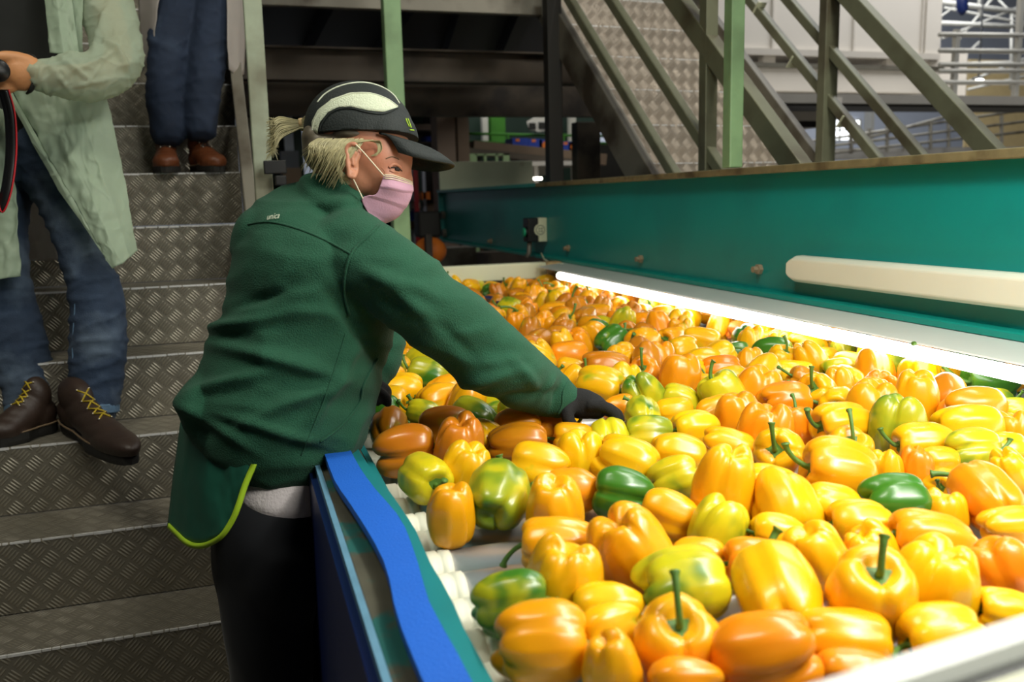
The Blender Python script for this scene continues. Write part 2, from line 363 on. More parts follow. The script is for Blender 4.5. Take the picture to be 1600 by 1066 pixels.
def hit(tree, px, py, off=.0015, back=None):
    d = dr(px, py).normalized(); h = tree.ray_cast(CAM, d)
    if h[0] is None:
        if back is None: return None
        return I(px, py, back)
    n = h[1]
    if n.dot(d) > 0: n = -n
    return h[0] + n * off
def resample(pl, n, dim=None):
    L = [0]
    for a, b in zip(pl, pl[1:]): L.append(L[-1] + math.dist(a[:2], b[:2]))
    out = []
    for i in range(n):
        t = L[-1] * i / (n - 1); k = 0
        while k < len(L) - 2 and L[k + 1] < t: k += 1
        u = (t - L[k]) / max(1e-9, L[k + 1] - L[k]); out.append(tuple(a + (b - a) * u for a, b in zip(pl[k], pl[k + 1])))
    return out
def sheet_bm(A, B, n=24, m=10, f=None, thick=.0012, wave=0, seed=0, crease=0):
    """surface between two lines of (px, py, depth); f(px,py)->point overrides"""
    a = resample(A, n); b = resample(B, n); bm = bmesh.new(); G = []
    for j in range(m + 1):
        t = j / m; row = []
        for i in range(n):
            q = tuple(x + (y - x) * t for x, y in zip(a[i], b[i]))
            P = f(*q[:2]) if f else I(*q[:3])
            if P is None: P = I(q[0], q[1], q[2] if len(q) > 2 else 1.5)
            if wave:
                nz_ = wave * noise.noise(Vector((q[0] * .03, q[1] * .012, seed))) + wave * .35 * noise.noise(Vector((q[0] * .09, q[1] * .05, seed + 9)))
                if crease: c1 = noise.noise(Vector((q[0] * .020 + q[1] * .008, q[1] * .010 - q[0] * .008, seed + 20))); c2 = noise.noise(Vector((q[0] * .012 - q[1] * .02, q[1] * .022 + q[0] * .012, seed + 30))); nz_ -= crease * (math.exp(-abs(c1) * 26) + .8 * math.exp(-abs(c2) * 22))
                P = P + FW * nz_
            row.append(bm.verts.new(P))
        G.append(row)
    for r, s in zip(G, G[1:]):
        for i in range(n - 1): bm.faces.new((r[i], r[i + 1], s[i + 1], s[i]))
    return bm
def sheet(name, A, B, mt, parent, thick=.0015, **k):
    bm = sheet_bm(A, B, **k); o = obj(name, bm, mt, parent, True)
    s = o.modifiers.new('thickness', 'SOLIDIFY'); s.thickness = thick; s.offset = 1; return o
def strip_on(name, pts, r, tree, m, parent, off=.001, back=None, flat=False, n=6, sub=6):
    P = []
    for q in spline([p[:2] for p in pts], sub):
        h = hit(tree, q[0], q[1], off, back)
        if h is not None: P.append(h)
    return obj(name, tube(P, r, n=n), m, parent, True)
def boxpx(bm, x0, y0, x1, y1, Y, t=.05):
    """upright box whose front face spans the given picture rectangle at distance Y"""
    a = ony(x0, y1, Y); b = ony(x1, y0, Y); add_box(bm, (a.x, Y, a.z), (b.x, Y + t, b.z)); return bm
def bpx(*a, **k): return boxpx(bmesh.new(), *a, **k)
FLOOR = -.05
# ================================================================ the hall
struct(obj('floor', bx((-8, -4, FLOOR - .1), (30, 24, FLOOR)), M['concrete']))
struct(obj('wall_back', bx((-8, 24, FLOOR), (30, 24.2, 9)), M['wall']))
struct(obj('wall_left', bx((-8.2, -4, FLOOR), (-8, 24, 9)), M['wall']))
struct(obj('wall_right', bx((30, -4, FLOOR), (30.2, 24, 9)), M['wall']))
struct(obj('wall_front', bx((-8, -4.2, FLOOR), (30, -4, 9)), M['wall']))
struct(obj('ceiling', bx((-8.2, -4.2, 9), (30.2, 24.2, 9.2)), M['roof']))
bm = bmesh.new()
for y in range(2, 24, 3): add_box(bm, (-8, y, 8.3), (30, y + .12, 8.45))
struct(obj('ceiling_purlins', bm, M['roof']))
# window in the far wall, lit by day
wa = ony(1294, 220, 23.95); wb = ony(1343, 187, 23.95)
win = struct(obj('window_1', bx((wa.x, 23.93, wa.z), (wb.x, 24.0, wb.z)), M['glow']))
bm = bmesh.new()
for i in range(4): x = wa.x + (wb.x - wa.x) * i / 3; add_box(bm, (x - .02, 23.88, wa.z), (x + .02, 23.95, wb.z))
for i in range(3): z = wa.z + (wb.z - wa.z) * i / 2; add_box(bm, (wa.x, 23.88, z - .02), (wb.x, 23.95, z + .02))
obj('window_frame', bm, M['galv'], win)
# ================================================================ stairs beside the worker
RISE, RUN, Y0S, Z0S = .2, .24, 2.26, .35
st = thing('staircase', 'wide metal staircase of patterned tread plate, rising beside the worker in green', 'staircase', (-1, 2, FLOOR))
for k in range(-1, 12):
    y = Y0S + RUN * k; z = Z0S + RISE * k
    bm = bmesh.new()
    prof = [(y + RUN + .006, z - .003), (y + .001, z), (y - .001, z - .003), (y + .004, z - RISE), (y + .010, z - RISE), (y + .008, z - .008), (y + RUN + .006, z - .010)]
    prof = [(a, max(b, FLOOR)) for a, b in prof]
    l = [bm.verts.new((-2.4, a, b)) for a, b in prof]; r = [bm.verts.new((.034, a, b)) for a, b in prof]
    bm.faces.new(l); bm.faces.new(r[::-1])
    for i in range(len(prof)): j = (i + 1) % len(prof); bm.faces.new((l[i], l[j], r[j], r[i]))
    s_ = obj('step', bm, M['plate'], st)
    bm = bmesh.new(); x = -2.4; rnd = random.Random(k)
    while x < .02:
        ln = rnd.uniform(.01, .05); h = rnd.uniform(.003, .0055)
        add_box(bm, (x, y - .0026, z - h), (min(x + ln, .032), y + .003, z + .0012)); x += ln + rnd.uniform(0, .006)
    obj('nosing', bm, M['nosing'], s_)
def yz(x, pts, t):
    bm = bmesh.new(); a = [bm.verts.new((x, *p)) for p in pts]; b = [bm.verts.new((x + t, *p)) for p in pts]
    bm.faces.new(a); bm.faces.new(b[::-1])
    for i in range(len(pts)): j = (i + 1) % len(pts); bm.faces.new((a[i], a[j], b[j], b[i]))
    return bm
def line(k): return (Y0S + RUN * k, Z0S + RISE * k)
y1, z1 = line(-1.6); y2, z2 = line(12)
obj('stringer', yz(.036, [(y1, FLOOR), (y2, z2 - .32), (y2, z2 + .1), (y1, z1 + .1)], .012), M['steel'], st)
obj('stringer', yz(-2.44, [(y1, FLOOR), (y2, z2 - .32), (y2, z2 + .1), (y1, z1 + .1)], .03), M['steel'], st)
# leaning hand-rail post and flat channel by the stair edge
ob = obj('stair_channel', bar(ony(395, 345, 3.35), ony(352, -40, 4.15), .045, .03, hint=Vector((0, 1, 0))), M['steel'], None, bevel=.004)
tag(ob, 'flat grey steel channel along the right edge of the near staircase', 'steel channel')
lp = thing('rail_post', 'thick leaning grey-green steel post with a black clamp, behind the ponytail', 'post', ony(424, 480, 2.95))
obj('post', bar(ony(424, 480, 2.95), ony(390, -60, 3.1), .058, .06, hint=Vector((0, 1, 0))), M['steel_green'], lp, bevel=.004)
obj('clamp', bar(ony(412, 262, 2.92), ony(447, 261, 2.92), .05, .042), M['black'], lp, bevel=.003)
obj('handle', bar(ony(430, 282, 2.92), ony(447, 282, 2.92), .05, .03), M['black'], lp, bevel=.003)
# ================================================================ mezzanine over the walkway
PZ = ony(860, 3, 5.1).z
mz = thing('platform', 'raised steel platform with a pale edge beam above the dark walkway', 'platform', (1, 6, 2.6))
a = ony(372, 2, 5.0); b = ony(866, 25, 5.0)
obj('edge_beam', bar((a.x - .4, 5.0, ony(600, 2, 5.0).z), (b.x, 5.0, ony(866, 12, 5.0).z + .0), .05, .10), M['steel'], mz, bevel=.004)
obj('end_plate', bpx(848, -10, 868, 26, 4.96, .05), M['galv'], mz)
obj('deck', bx((-3.2, 5.03, 2.78), (2.05, 6.5, 2.82)), M['dark'], mz); obj('deck', bx((-3.2, 6.5, 2.78), (3.1, 15, 2.82)), M['dark'], mz)
for x0, x1 in ((430, 300), (560, 480), (690, 640), (745, 890), (840, 1010)):
    p = ony(x0, 40, 5.1); q = ony(x1, 100, 8.0)
    obj('joist', bar((p.x, 5.1, 2.69), (p.x + (q.x - p.x) * .35, 8.4, 2.69), .10, .16), M['dark'], mz)
def ibeam(name, x0, x1, y, z0, z1, m, depthy=.14, fl=.012):
    bm = bmesh.new(); add_box(bm, (x0, y + depthy / 2 - .005, z0), (x1, y + depthy / 2 + .005, z1))
    add_box(bm, (x0, y, z0), (x1, y + depthy, z0 + fl)); add_box(bm, (x0, y, z1 - fl), (x1, y + depthy, z1)); return obj(name, bm, m)
t1, t2 = ony(640, 76, 5.7).z, ony(640, 127, 5.7).z
o = ibeam('cross_beam', -3, 2.42, 5.7, t2, t1, M['brown_beam']); tag(o, 'upper brown steel cross beam under the platform', 'beam')
t1, t2 = ony(640, 127, 6.4).z, ony(640, 181, 6.4).z
o = obj('cross_beam', bx((-3, 6.4, t2), (3.4, 6.5, t1)), M['brown_beam']); tag(o, 'lower brown steel cross beam just above the bright gap under the platform', 'beam')
a = ony(860, 300, 4.75); b = ony(878, 60, 4.75)
o = obj('steel_column', bx((a.x, 4.75, FLOOR), (b.x, 4.83, 2.55)), M['dark'], None, bevel=.004)
tag(o, 'dark thin steel column carrying the foot of the platform edge', 'column')
a = ony(903, 300, 6.2); b = ony(937, 60, 6.2)
o = obj('steel_column', bx((a.x, 6.2, FLOOR), (b.x, 6.32, 1.97)), M['brown_beam'], None, bevel=.004)
tag(o, 'brown steel column under the far staircase, right of the blue cartons', 'column')
# ================================================================ second staircase
T = dr(76, -1358).normalized(); hd = Vector((T.x, T.y, 0)); slope = T.z / hd.length; hd.normalize(); RUN2 = .2 / slope
P0 = I(1016, 255, 4.2); xr = Vector((hd.y, -hd.x, 0))
st2 = thing('staircase', 'far metal staircase of pale tread plate between olive railings', 'staircase', (0, 0, 0))
Mst = Matrix((( xr.x, hd.x, 0, P0.x), (xr.y, hd.y, 0, P0.y), (0, 0, 1, P0.z), (0, 0, 0, 1)))
def loc2(o): o.matrix_world = Mst; o.parent = st2; o.matrix_parent_inverse = st2.matrix_world.inverted(); return o
W2 = .98
for k in range(-7, 6):
    y = RUN2 * k; z = .2 * k
    bm = bmesh.new()
    prof = [(y + RUN2 + .006, z - .003), (y, z), (y - .002, z - .003), (y + .003, z - .2), (y + .010, z - .2), (y + .008, z - .008), (y + RUN2 + .006, z - .010)]
    l = [bm.verts.new((0, a, b)) for a, b in prof]; r = [bm.verts.new((W2, a, b)) for a, b in prof]
    bm.faces.new(l); bm.faces.new(r[::-1])
    for i in range(len(prof)): j = (i + 1) % len(prof); bm.faces.new((l[i], l[j], r[j], r[i]))
    s_ = loc2(obj('step', bm, M['plate2']))
    bm = bmesh.new(); x = 0; rnd = random.Random(50 + k)
    while x < W2 - .02:
        ln = rnd.uniform(.01, .05); add_box(bm, (x, y - .003, z - rnd.uniform(.003, .006)), (min(x + ln, W2), y + .004, z + .0015)); x += ln + rnd.uniform(0, .02)
    n_ = obj('nosing', bm, M['nosing']); n_.matrix_world = Mst; n_.parent = s_; n_.matrix_parent_inverse = s_.matrix_world.inverted()
def side2(name, x, z0, z1, w, m, k0=-7.2, k1=6):
    bm = bmesh.new(); pts = [(RUN2 * k0, .2 * k0 + z0), (RUN2 * k1, .2 * k1 + z0), (RUN2 * k1, .2 * k1 + z1), (RUN2 * k0, .2 * k0 + z1)]
    a = [bm.verts.new((x - w / 2, *p)) for p in pts]; b = [bm.verts.new((x + w / 2, *p)) for p in pts]
    bm.faces.new(a); bm.faces.new(b[::-1])
    for i in range(4): j = (i + 1) % 4; bm.faces.new((a[i], a[j], b[j], b[i]))
    return loc2(obj(name, bm, m, None, bevel=.004))
side2('stringer', -.03, -.20, .04, .05, M['steel'])
side2('stringer', W2 + .03, -.20, .06, .05, M['steel'])
# the railings: heights are measured vertically above the nosing line
def hgt(px, py, xoff, wpx=0):
    """height above the nosing line of a picture point lying in the vertical plane x=xoff of the stair"""
    n = xr; o_ = P0 + xr * xoff; r = dr(px, py); t = (o_ - CAM).dot(n) / r.dot(n); P = CAM + r * t
    q = (P - o_); return q.z - q.dot(hd) * slope
for pxy, wz in (((969, 131), .05), ((1040, 131), .05), ((1152, 131), .09)):
    h = hgt(*pxy, -.03); side2('hand_rail' if wz > .06 else 'mid_rail', -.03, h - wz / 2 * 1.3, h + wz / 2 * 1.3, .045 if wz < .06 else .06, M['pipe'])
for pxy, wz in (((1277, 131), .05), ((1343, 131), .05), ((1452, 131), .085)):
    h = hgt(*pxy, W2 + .03); side2('hand_rail' if wz > .06 else 'mid_rail', W2 + .03, h - wz / 2 * 1.3, h + wz / 2 * 1.3, .045 if wz < .06 else .06, M['pipe'])
def plane_pt(px, py, xoff):
    o_ = P0 + xr * xoff; r = dr(px, py); return CAM + r * ((o_ - CAM).dot(xr) / r.dot(xr))
a = plane_pt(1105, 250, -.03); obj('rail_post', bx((a.x - .028, a.y - .03, a.z - .35), (a.x + .028, a.y + .03, a.z + 1.2)), M['pipe'], st2, bevel=.003)
a = plane_pt(1289, 244, W2 + .03); obj('rail_post', bx((a.x - .04, a.y - .03, a.z - .3), (a.x + .04, a.y + .03, a.z + 1.3)), M['pipe'], st2, bevel=.003)
h = hgt(1277, 131, W2 + .03)
for px, py in ((1187, 12), (1240, 97), (1319, 190)):
    a = plane_pt(px, py, W2 + .03)
    pd = (Vector((0, 0, 1)) - hd * slope).normalized(); obj('cable_tie', bar(a - pd * .034 - FW * .0, a + pd * .034, .060, .008, hint=hd + Vector((0, 0, slope))), M['cream'], st2)
# ================================================================ upright posts at the table
def post(px, y, w, ztop, zbot, label, m):
    x = ony(px, 200, y).x; o = obj('lamp_post', bx((x - w / 2, y - w / 2, zbot), (x + w / 2, y + w / 2, ztop)), m, None, bevel=.004); return tag(o, label, 'post')
post(619, 4.3, .082, 3.4, 1.055, 'square pale green steel post rising behind the black cap', M['post_green'])
post(1145, 2.64, .050, 2.6, 1.503, 'square bright green steel post standing on the teal beam', M['post_green'])
# ================================================================ roller table
ct = thing('roller_conveyor', 'roller sorting table with teal frame and blue edge strip, covered in peppers', 'conveyor', (.95, 2.4, FLOOR))
BED = .94; RR = .034
def roller_bm(y):
    bm = bmesh.new()
    add_tube(bm, [(.246, y, BED - RR), (1.92, y, BED - RR)], RR - .002, 20); return bm
def cap_bm(y):
    return tube([(.204, y, BED - RR), (.210, y, BED - RR), (.232, y, BED - RR), (.234, y, BED - RR), (.237, y, BED - RR), (.250, y, BED - RR), (.254, y, BED - RR)], [RR - .008, RR, RR, RR - .004, RR, RR, RR - .006], 20)
yr = .42; i = 0
r0 = obj('roller', roller_bm(0), M['roller'], ct, True); c0 = obj('end_cap', cap_bm(0), M['cap'], r0, True)
r0.location.y += yr
while yr < 4.5:
    yr += .078
    r1 = r0.copy(); C.objects.link(r1); r1.location.y = r0.location.y + (yr - .42); c1 = c0.copy(); C.objects.link(c1); c1.parent = r1
def px_strip(name, left, right, z0, z1, m, smooth=True):
    """long flat strip whose two edges follow the given picture points on a level plane"""
    far = lambda e: [(e[0][0] + .004 * k, 1.7 + .35 * k) for k in range(8, 0, -1)] + e
    L = far([tuple(onz(*p, z1)[:2]) for p in left]); Rr = far([tuple(onz(*p, z1)[:2]) for p in right])
    L = resample(spline(L, 6), 70); Rr = resample(spline(Rr, 6), 70)
    bm = bmesh.new(); rows = []
    for a, b in zip(L, Rr): rows.append([bm.verts.new((a[0], a[1], z0)), bm.verts.new((a[0], a[1], z1)), bm.verts.new((b[0], b[1], z1)), bm.verts.new((b[0], b[1], z0))])
    for r, s in zip(rows, rows[1:]):
        for i in range(4): j = (i + 1) % 4; bm.faces.new((r[i], r[j], s[j], s[i]))
    bm.faces.new(rows[0]); bm.faces.new(rows[-1][::-1]); return obj(name, bm, m, ct, False)
px_strip('blue_strip', [(516, 734), (540, 776), (576, 832), (604, 888), (620, 960), (662, 1066), (690, 1120)], [(548, 704), (580, 756), (624, 808), (648, 864), (672, 944), (704, 1000), (738, 1066), (770, 1120)], .985, .997, M['blue'])
obj('side_rail', bx((.108, .35, .86), (.189, 4.6, .975)), M['worn'], ct, bevel=.003)
px_strip('teal_lip', [(548, 704), (580, 756), (624, 808), (648, 864), (672, 944), (704, 1000), (738, 1066), (770, 1120)], [(560, 702), (600, 756), (648, 826), (668, 872), (702, 930), (728, 990), (758, 1066), (786, 1120)], .955, .984, M['teal_lip'])
obj('inner_wall', bx((.190, .35, .84), (.200, 4.6, .972)), M['teal_lip'], ct)
obj('outer_edge', bx((.100, .35, .962), (.108, 4.6, .980)), M['lightblue'], ct)
obj('side_panel', bx((.09, .35, .35), (.102, 4.6, .966)), M['darkblue'], ct)
obj('side_wall', bx((1.925, .35, .84), (1.935, 4.6, 1.0)), M['teal_lip'], ct)
obj('side_lip', bx((1.935, .35, .955), (2.02, 2.75, .975)), M['teal_lip'], ct)
obj('violet_rail', bx((2.03, .35, .93), (2.09, 2.75, .99)), M['purple'], ct, bevel=.004)
obj('side_panel', bx((2.1, .35, .5), (2.11, 2.75, .93)), M['darkblue'], ct)
obj('frame', bx((.11, .35, .80), (1.935, 4.6, .84)), M['dark'], ct)
obj('end_wall', bx((.2, 4.6, .8), (1.93, 4.63, 1.03)), M['dark'], ct)
for x in (.16, 1.88):
    for y in (.5, 4.4): obj('leg', bx((x - .04, y - .04, FLOOR), (x + .04, y + .04, .80)), M['teal'], ct, bevel=.004)
a = onz(745, 470, .985); b = onz(775, 475, .985)
obj('end_guide', bar(onz(758, 466, 1.0), onz(786, 474, 1.0), .05, .02), M['darkblue'], ct)
# cream portal across the far end of the table
cb = obj('cross_bar', bar((.15, 4.28, 1.048), (1.52, 4.28, 1.048), .07, .082), M['cream'], None, bevel=.005)
tag(cb, 'cream painted steel bar spanning the table at the far end', 'bar')
ob = obj('rusty_bracket', bar((1.522, 4.28, 1.048), (1.70, 4.28, 1.048), .072, .084), M['cream_rust'], None, bevel=.003)
tag(ob, 'rusty brown bracket joining the cream bar to the teal beam', 'bracket')
cp = thing('cross_channel', 'beige perforated channel below the cream bar', 'channel', (1, 4.4, .95))
obj('channel', bx((.2, 4.36, .965), (1.78, 4.42, 1.045)), M['beige'], cp, bevel=.003)
for px in (730, 817): a = ony(px, 437, 4.355); obj('bolt_hole', tube([(a.x, 4.352, a.z), (a.x, 4.362, a.z)], .012, 12), M['dark'], cp)
a = ony(808, 437, 4.34); obj('bolt', tube([(a.x, 4.34, a.z + .035), (a.x, 4.34, a.z - .045)], .011, 10), M['beige'], cp)
# ================================================================ teal beam
XB = 1.6; ZB0, ZB1 = 1.092, 1.500
tb = thing('teal_beam', 'long teal painted steel beam above the right side of the table', 'beam', (XB, 3, 1.3))
YB1 = 7.1
obj('web', bx((XB + .05, .3, ZB0), (XB + .058, YB1, ZB1 - .01)), M['teal'], tb)
obj('top_flange', bx((XB - .004, 4.62, ZB1 - .022), (XB + .14, YB1, ZB1)), M['teal_top'], tb, bevel=.003)
obj('top_flange', bx((XB - .004, .3, ZB1 - .022), (XB + .14, 4.62, ZB1)), M['grime'], tb, bevel=.003)['label'] = 'grimy worn length of the top flange'
obj('bottom_flange', bx((XB + .0, .3, ZB0 - .006), (XB + .14, YB1, ZB0 + .012)), M['teal_top'], tb, bevel=.003)
obj('end_plate', bx((XB + .01, YB1, ZB0 - .02), (XB + .13, YB1 + .015, ZB1)), M['teal'], tb)
for px, py in ((765, 377), (885, 388), (998, 405), (1182, 421)):
    a = onx(px, py, XB + .035); obj('bolt', tube([(XB + .05, a.y, a.z), (XB + .037, a.y, a.z), (XB + .035, a.y, a.z), (XB + .02, a.y, a.z)], [.018, .018, .011, .011], 6), M['beige'], tb)
for px, py in ((691, 336), (693, 364)):
    a = onx(px, py, XB + .03); obj('bolt', tube([(XB + .05, a.y, a.z), (XB + .02, a.y, a.z)], .035, 6), M['steel'], tb)
o = obj('drive_housing', bpx(655, 330, 689, 372, 6.95, .2), M['dark'], None, bevel=.02); tag(o, 'black drive housing bolted at the far end of the teal beam', 'housing')
# long cream cover plate on the beam
a0 = onx(1219, 421, XB - .03); a1 = onx(1597, 462, XB - .03)
hh = .040; zof = lambda y: a0.z + (a1.z - a0.z) * (y - a0.y) / (a1.y - a0.y)
bm = bmesh.new(); ring = []
pro = [(0, -hh), (-.030, -hh), (-.046, -hh + .010), (-.046, hh - .010), (-.030, hh), (0, hh)]
ya, yb = a0.y + .02, a1.y - .002
for y, s in ((ya, .5), (ya - .012, .8), (ya - .03, 1), (yb + .02, 1), (yb, .85)):
    ring.append([bm.verts.new((XB + .048 + p[0], y, zof(y) + p[1] * s)) for p in pro])
for r, s in zip(ring, ring[1:]):
    for i in range(6): j = (i + 1) % 6; bm.faces.new((r[i], r[j], s[j], s[i]))
bm.faces.new(ring[0]); bm.faces.new(ring[-1][::-1])
tag(obj('cover_plate', bm, M['white_plate'], None, bevel=.004), 'long white cover with rust stains on the side of the teal beam', 'cover')
# cream box behind the beam
a = ony(684, 297, 7.2); b = ony(827, 252, 7.2)
o = obj('cream_panel', bx((a.x, 7.116, 1.1), (b.x, 7.15, b.z)), M['cream'], None, bevel=.004); tag(o, 'cream rectangular panel standing behind the far end of the teal beam', 'panel')
# button box
bt = thing('push_button_box', 'small black and white push button box with green button on the teal beam', 'switch box', onx(830, 360, XB))
hb = .066; c = onx(838, 359, XB); yf = c.y - .04
obj('housing', bx((XB - .062, yf, c.z - hb), (XB - .001, yf + .09, c.z + hb)), M['black'], bt, bevel=.006)
obj('cover', bx((XB - .001, yf - .004, c.z - hb), (XB + .049, yf + .09, c.z + hb)), M['cream'], bt, bevel=.005)
obj('cover', tube([(XB + .006, yf - .006, c.z), (XB + .006, yf + .01, c.z)], .033, 28), M['cream'], bt)['label'] = 'round bulge of the pale cover'
rg = obj('emblem', tube([(XB + .008, yf - .0075, c.z), (XB + .008, yf - .0055, c.z)], .027, 28), M['steel_green'], bt)
obj('emblem_disc', tube([(XB + .008, yf - .0085, c.z), (XB + .008, yf - .0065, c.z)], .022, 28), M['cream'], rg)
for a_ in range(4):
    an = math.radians(45 + 90 * a_); obj('emblem_hole', tube([(XB + .008 + .0105 * math.cos(an), yf - .0095, c.z + .0105 * math.sin(an)), (XB + .008 + .0105 * math.cos(an), yf - .008, c.z + .0105 * math.sin(an))], .0055, 12), M['steel_green'], rg)
obj('button', tube([(XB - .078, yf + .04, c.z - .012), (XB - .062, yf + .04, c.z - .012)], .024, 20), M['btn'], bt)
obj('button_collar', tube([(XB - .070, yf + .04, c.z - .012), (XB - .058, yf + .04, c.z - .012)], .030, 20), M['black'], bt)
obj('conduit', tube([(XB - .04, c.y, c.z - hb + .01), (XB - .045, c.y, c.z - hb - .06), (XB - .06, c.y, ZB0 + .0)], .014, 10), M['steel'], bt, True)
cbl = obj('cable', tube([onx(846, 396, XB - .01), onx(850, 405, XB - .02), onx(862, 412, XB - .02), onx(880, 413, XB - .02)], .005, 6), M['cream'], None, True)
tag(cbl, 'thin pale cable hanging where the teal beam meets the rusty bracket', 'cable')
# ================================================================ tube lamp under the beam
tl = thing('tube_lamp', 'fluorescent tube lamp with long grey reflector under the teal beam', 'lamp', (XB - .1, 2.5, 1.05))
bm = bmesh.new(); top = (XB + .04, 1.086); mid = (XB - .02, 1.080); low = (XB - .135, 1.012)
pr_ = [(XB + .04, 1.085), (XB - .0, 1.085), (XB - .135, 1.072), (XB - .137, 1.068), (XB - .0, 1.080), (XB + .04, 1.080)]
ra = [bm.verts.new((p[0], .3, p[1])) for p in pr_]; rb = [bm.verts.new((p[0], 4.22, p[1])) for p in pr_]
bm.faces.new(ra); bm.faces.new(rb[::-1])
for i in range(6): j = (i + 1) % 6; bm.faces.new((ra[i], ra[j], rb[j], rb[i]))
obj('reflector', bm, M['sheet'], tl)
for y0, y1 in ((.36, 1.88), (1.9, 3.9)):
    obj('tube', tube([(XB - .138, y0, 1.049), (XB - .138, y1, 1.049)], .0165, 14), M['tube'], tl, True)
# second lamp, close to the camera, right over the near end
nl = thing('tube_lamp', 'blurred grey metal lamp housing across the bottom right corner', 'lamp', I(1500, 1030, .42))
A = I(1190, 1086, .40); Bq = I(1700, 922, .46); dv = (Bq - A).normalized()
up = Vector((0, 0, 1)); sd = dv.cross(up).normalized()
def nl_part(name, pp, m):
    bm = bmesh.new(); ra = [bm.verts.new(A - dv * .3 + sd * p[0] + up * p[1]) for p in pp]; rb = [bm.verts.new(Bq + dv * .3 + sd * p[0] + up * p[1]) for p in pp]
    bm.faces.new(ra); bm.faces.new(rb[::-1])
    for i in range(len(pp)): j = (i + 1) % len(pp); bm.faces.new((ra[i], ra[j], rb[j], rb[i]))
    obj(name, bm, m, nl)
nl_part('housing', [(0, -.004), (.006, .002), (.022, .002), (.026, -.004), (.026, -.02), (0, -.02)], M['sheet'])
nl_part('gap_strip', [(.0262, -.006), (.034, -.006), (.034, -.02), (.0262, -.02)], M['black'])  # black strip for the dark gap between housing and lower cover
nl_part('lower_cover', [(.0342, -.004), (.12, -.002), (.12, -.02), (.0342, -.02)], M['cream'])
# ================================================================ things further back
def B(name, rect, Y, t, m, label, cat, group=None, bevel=0, down=False, up=None):
    bm = bpx(*rect, Y, t)
    zs = sorted(v.co.z for v in bm.verts)
    for v in bm.verts:
        if down and v.co.z < zs[4]: v.co.z = FLOOR
        if up and v.co.z > zs[3]: v.co.z = up
    return tag(obj(name, bm, m, None, bevel=bevel), label, cat, group)
def cubepx(bm, x0, y0, x1, y1, Y, t=.05): return boxpx(bm, x0, y0, x1, y1, Y, t)
# white cold room box and its supports, upper right
cr = thing('cold_room', 'big white panelled cabin standing on short feet on the upper deck', 'cabin', ony(1290, 100, 9))
a = ony(1112, 82, 9.0); b = ony(1462, 98, 9.0); zt = a.z; 
obj('wall_panel', bx((a.x, 9.0, a.z), (b.x, 12, a.z + 3)), M['panelw'], cr)
for px in (1208, 1335, 1442):
    p = ony(px, 40, 8.98); obj('joint', bx((p.x - .012, 8.975, a.z), (p.x + .012, 9.0, a.z + 2.9)), M['panelw2'], cr)
p = ony(1455, 40, 8.97); obj('corner_trim', bx((p.x - .08, 8.96, a.z - .02), (b.x + .02, 9.0, a.z + 3)), M['panelw'], cr)
obj('base_rail', bx((a.x, 8.93, a.z - .02), (b.x, 9.0, a.z + .05)), M['panelw2'], cr)
for px in (1195, 1300, 1388, 1455):
    p = ony(px, 95, 9.0); obj('foot', bx((p.x - .02, 9.0, a.z - .22), (p.x + .14, 9.1, a.z - .02)), M['panelw2'], cr)
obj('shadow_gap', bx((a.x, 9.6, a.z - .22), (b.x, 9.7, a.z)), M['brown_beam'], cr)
a2 = ony(1150, 122, 8.8); b2 = ony(1443, 152, 8.8)
dk = thing('deck_box', 'long white low box under the cabin feet, with a grey rail along its top', 'box', a2)
obj('body', bx((a2.x, 8.8, ony(1440, 146, 8.8).z), (b2.x, 9.4, ony(1300, 106, 8.8).z)), M['panelw'], dk, bevel=.01)
obj('top_rail', bx((a2.x - .5, 8.76, ony(1300, 108, 8.8).z), (b2.x + .25, 8.86, ony(1300, 101, 8.8).z)), M['steel'], dk)
a3 = ony(1200, 148, 8.4); 
ud = thing('upper_deck', 'grey edged upper deck that carries the white cabin', 'deck', a3)
zt_ = ony(1400, 148, 8.4).z; zb_ = ony(1400, 162, 8.4).z
obj('edge', bx((a3.x - .6, 8.4, zb_), (15, 8.5, zt_)), M['slab'], ud)
obj('soffit', bx((a3.x - .6, 8.5, zb_ - .02), (15, 9.1, zb_)), M['dark'], ud)
obj('edge', bx((a3.x - .6, 8.52, zt_ - .03), (15, 9.5, zt_)), M['panelw2'], ud)
B('gusset_plate', (1294, 152, 1316, 172), 8.36, .02, M['panelw2'], 'small pale gusset plate on the upper deck edge beside the olive post', 'plate')
B('white_cabinet', (1460, 84, 1512, 141 + 14), 9.6, .6, M['panelw'], 'white cabinet on the deck behind the galvanised railing', 'cabinet')
# galvanised railings on the upper deck
gr = thing('deck_railing', 'galvanised railing of posts and rails on the upper deck, far right', 'railing', ony(1500, 150, 8.6))
for px in (1495, 1592):
    p = ony(px, 100, 8.6); obj('rail_post', bx((p.x - .03, 8.6, zt_), (p.x + .03, 8.66, ony(px, 45 if px < 1500 else -40, 8.6).z)), M['galv'], gr)
p0 = ony(1470, 56, 8.62); p9 = ony(1640, 60, 8.62)
for y0, y1 in ((54, 62), (79, 84), (101, 105), (111, 115), (129, 133)):
    a = ony(1468, y0, 8.62); b = ony(1660, y0 + (2 if y0 < 90 else 0), 8.62); obj('mid_rail', tube([a, b], .03, 8), M['galv'], gr, True)
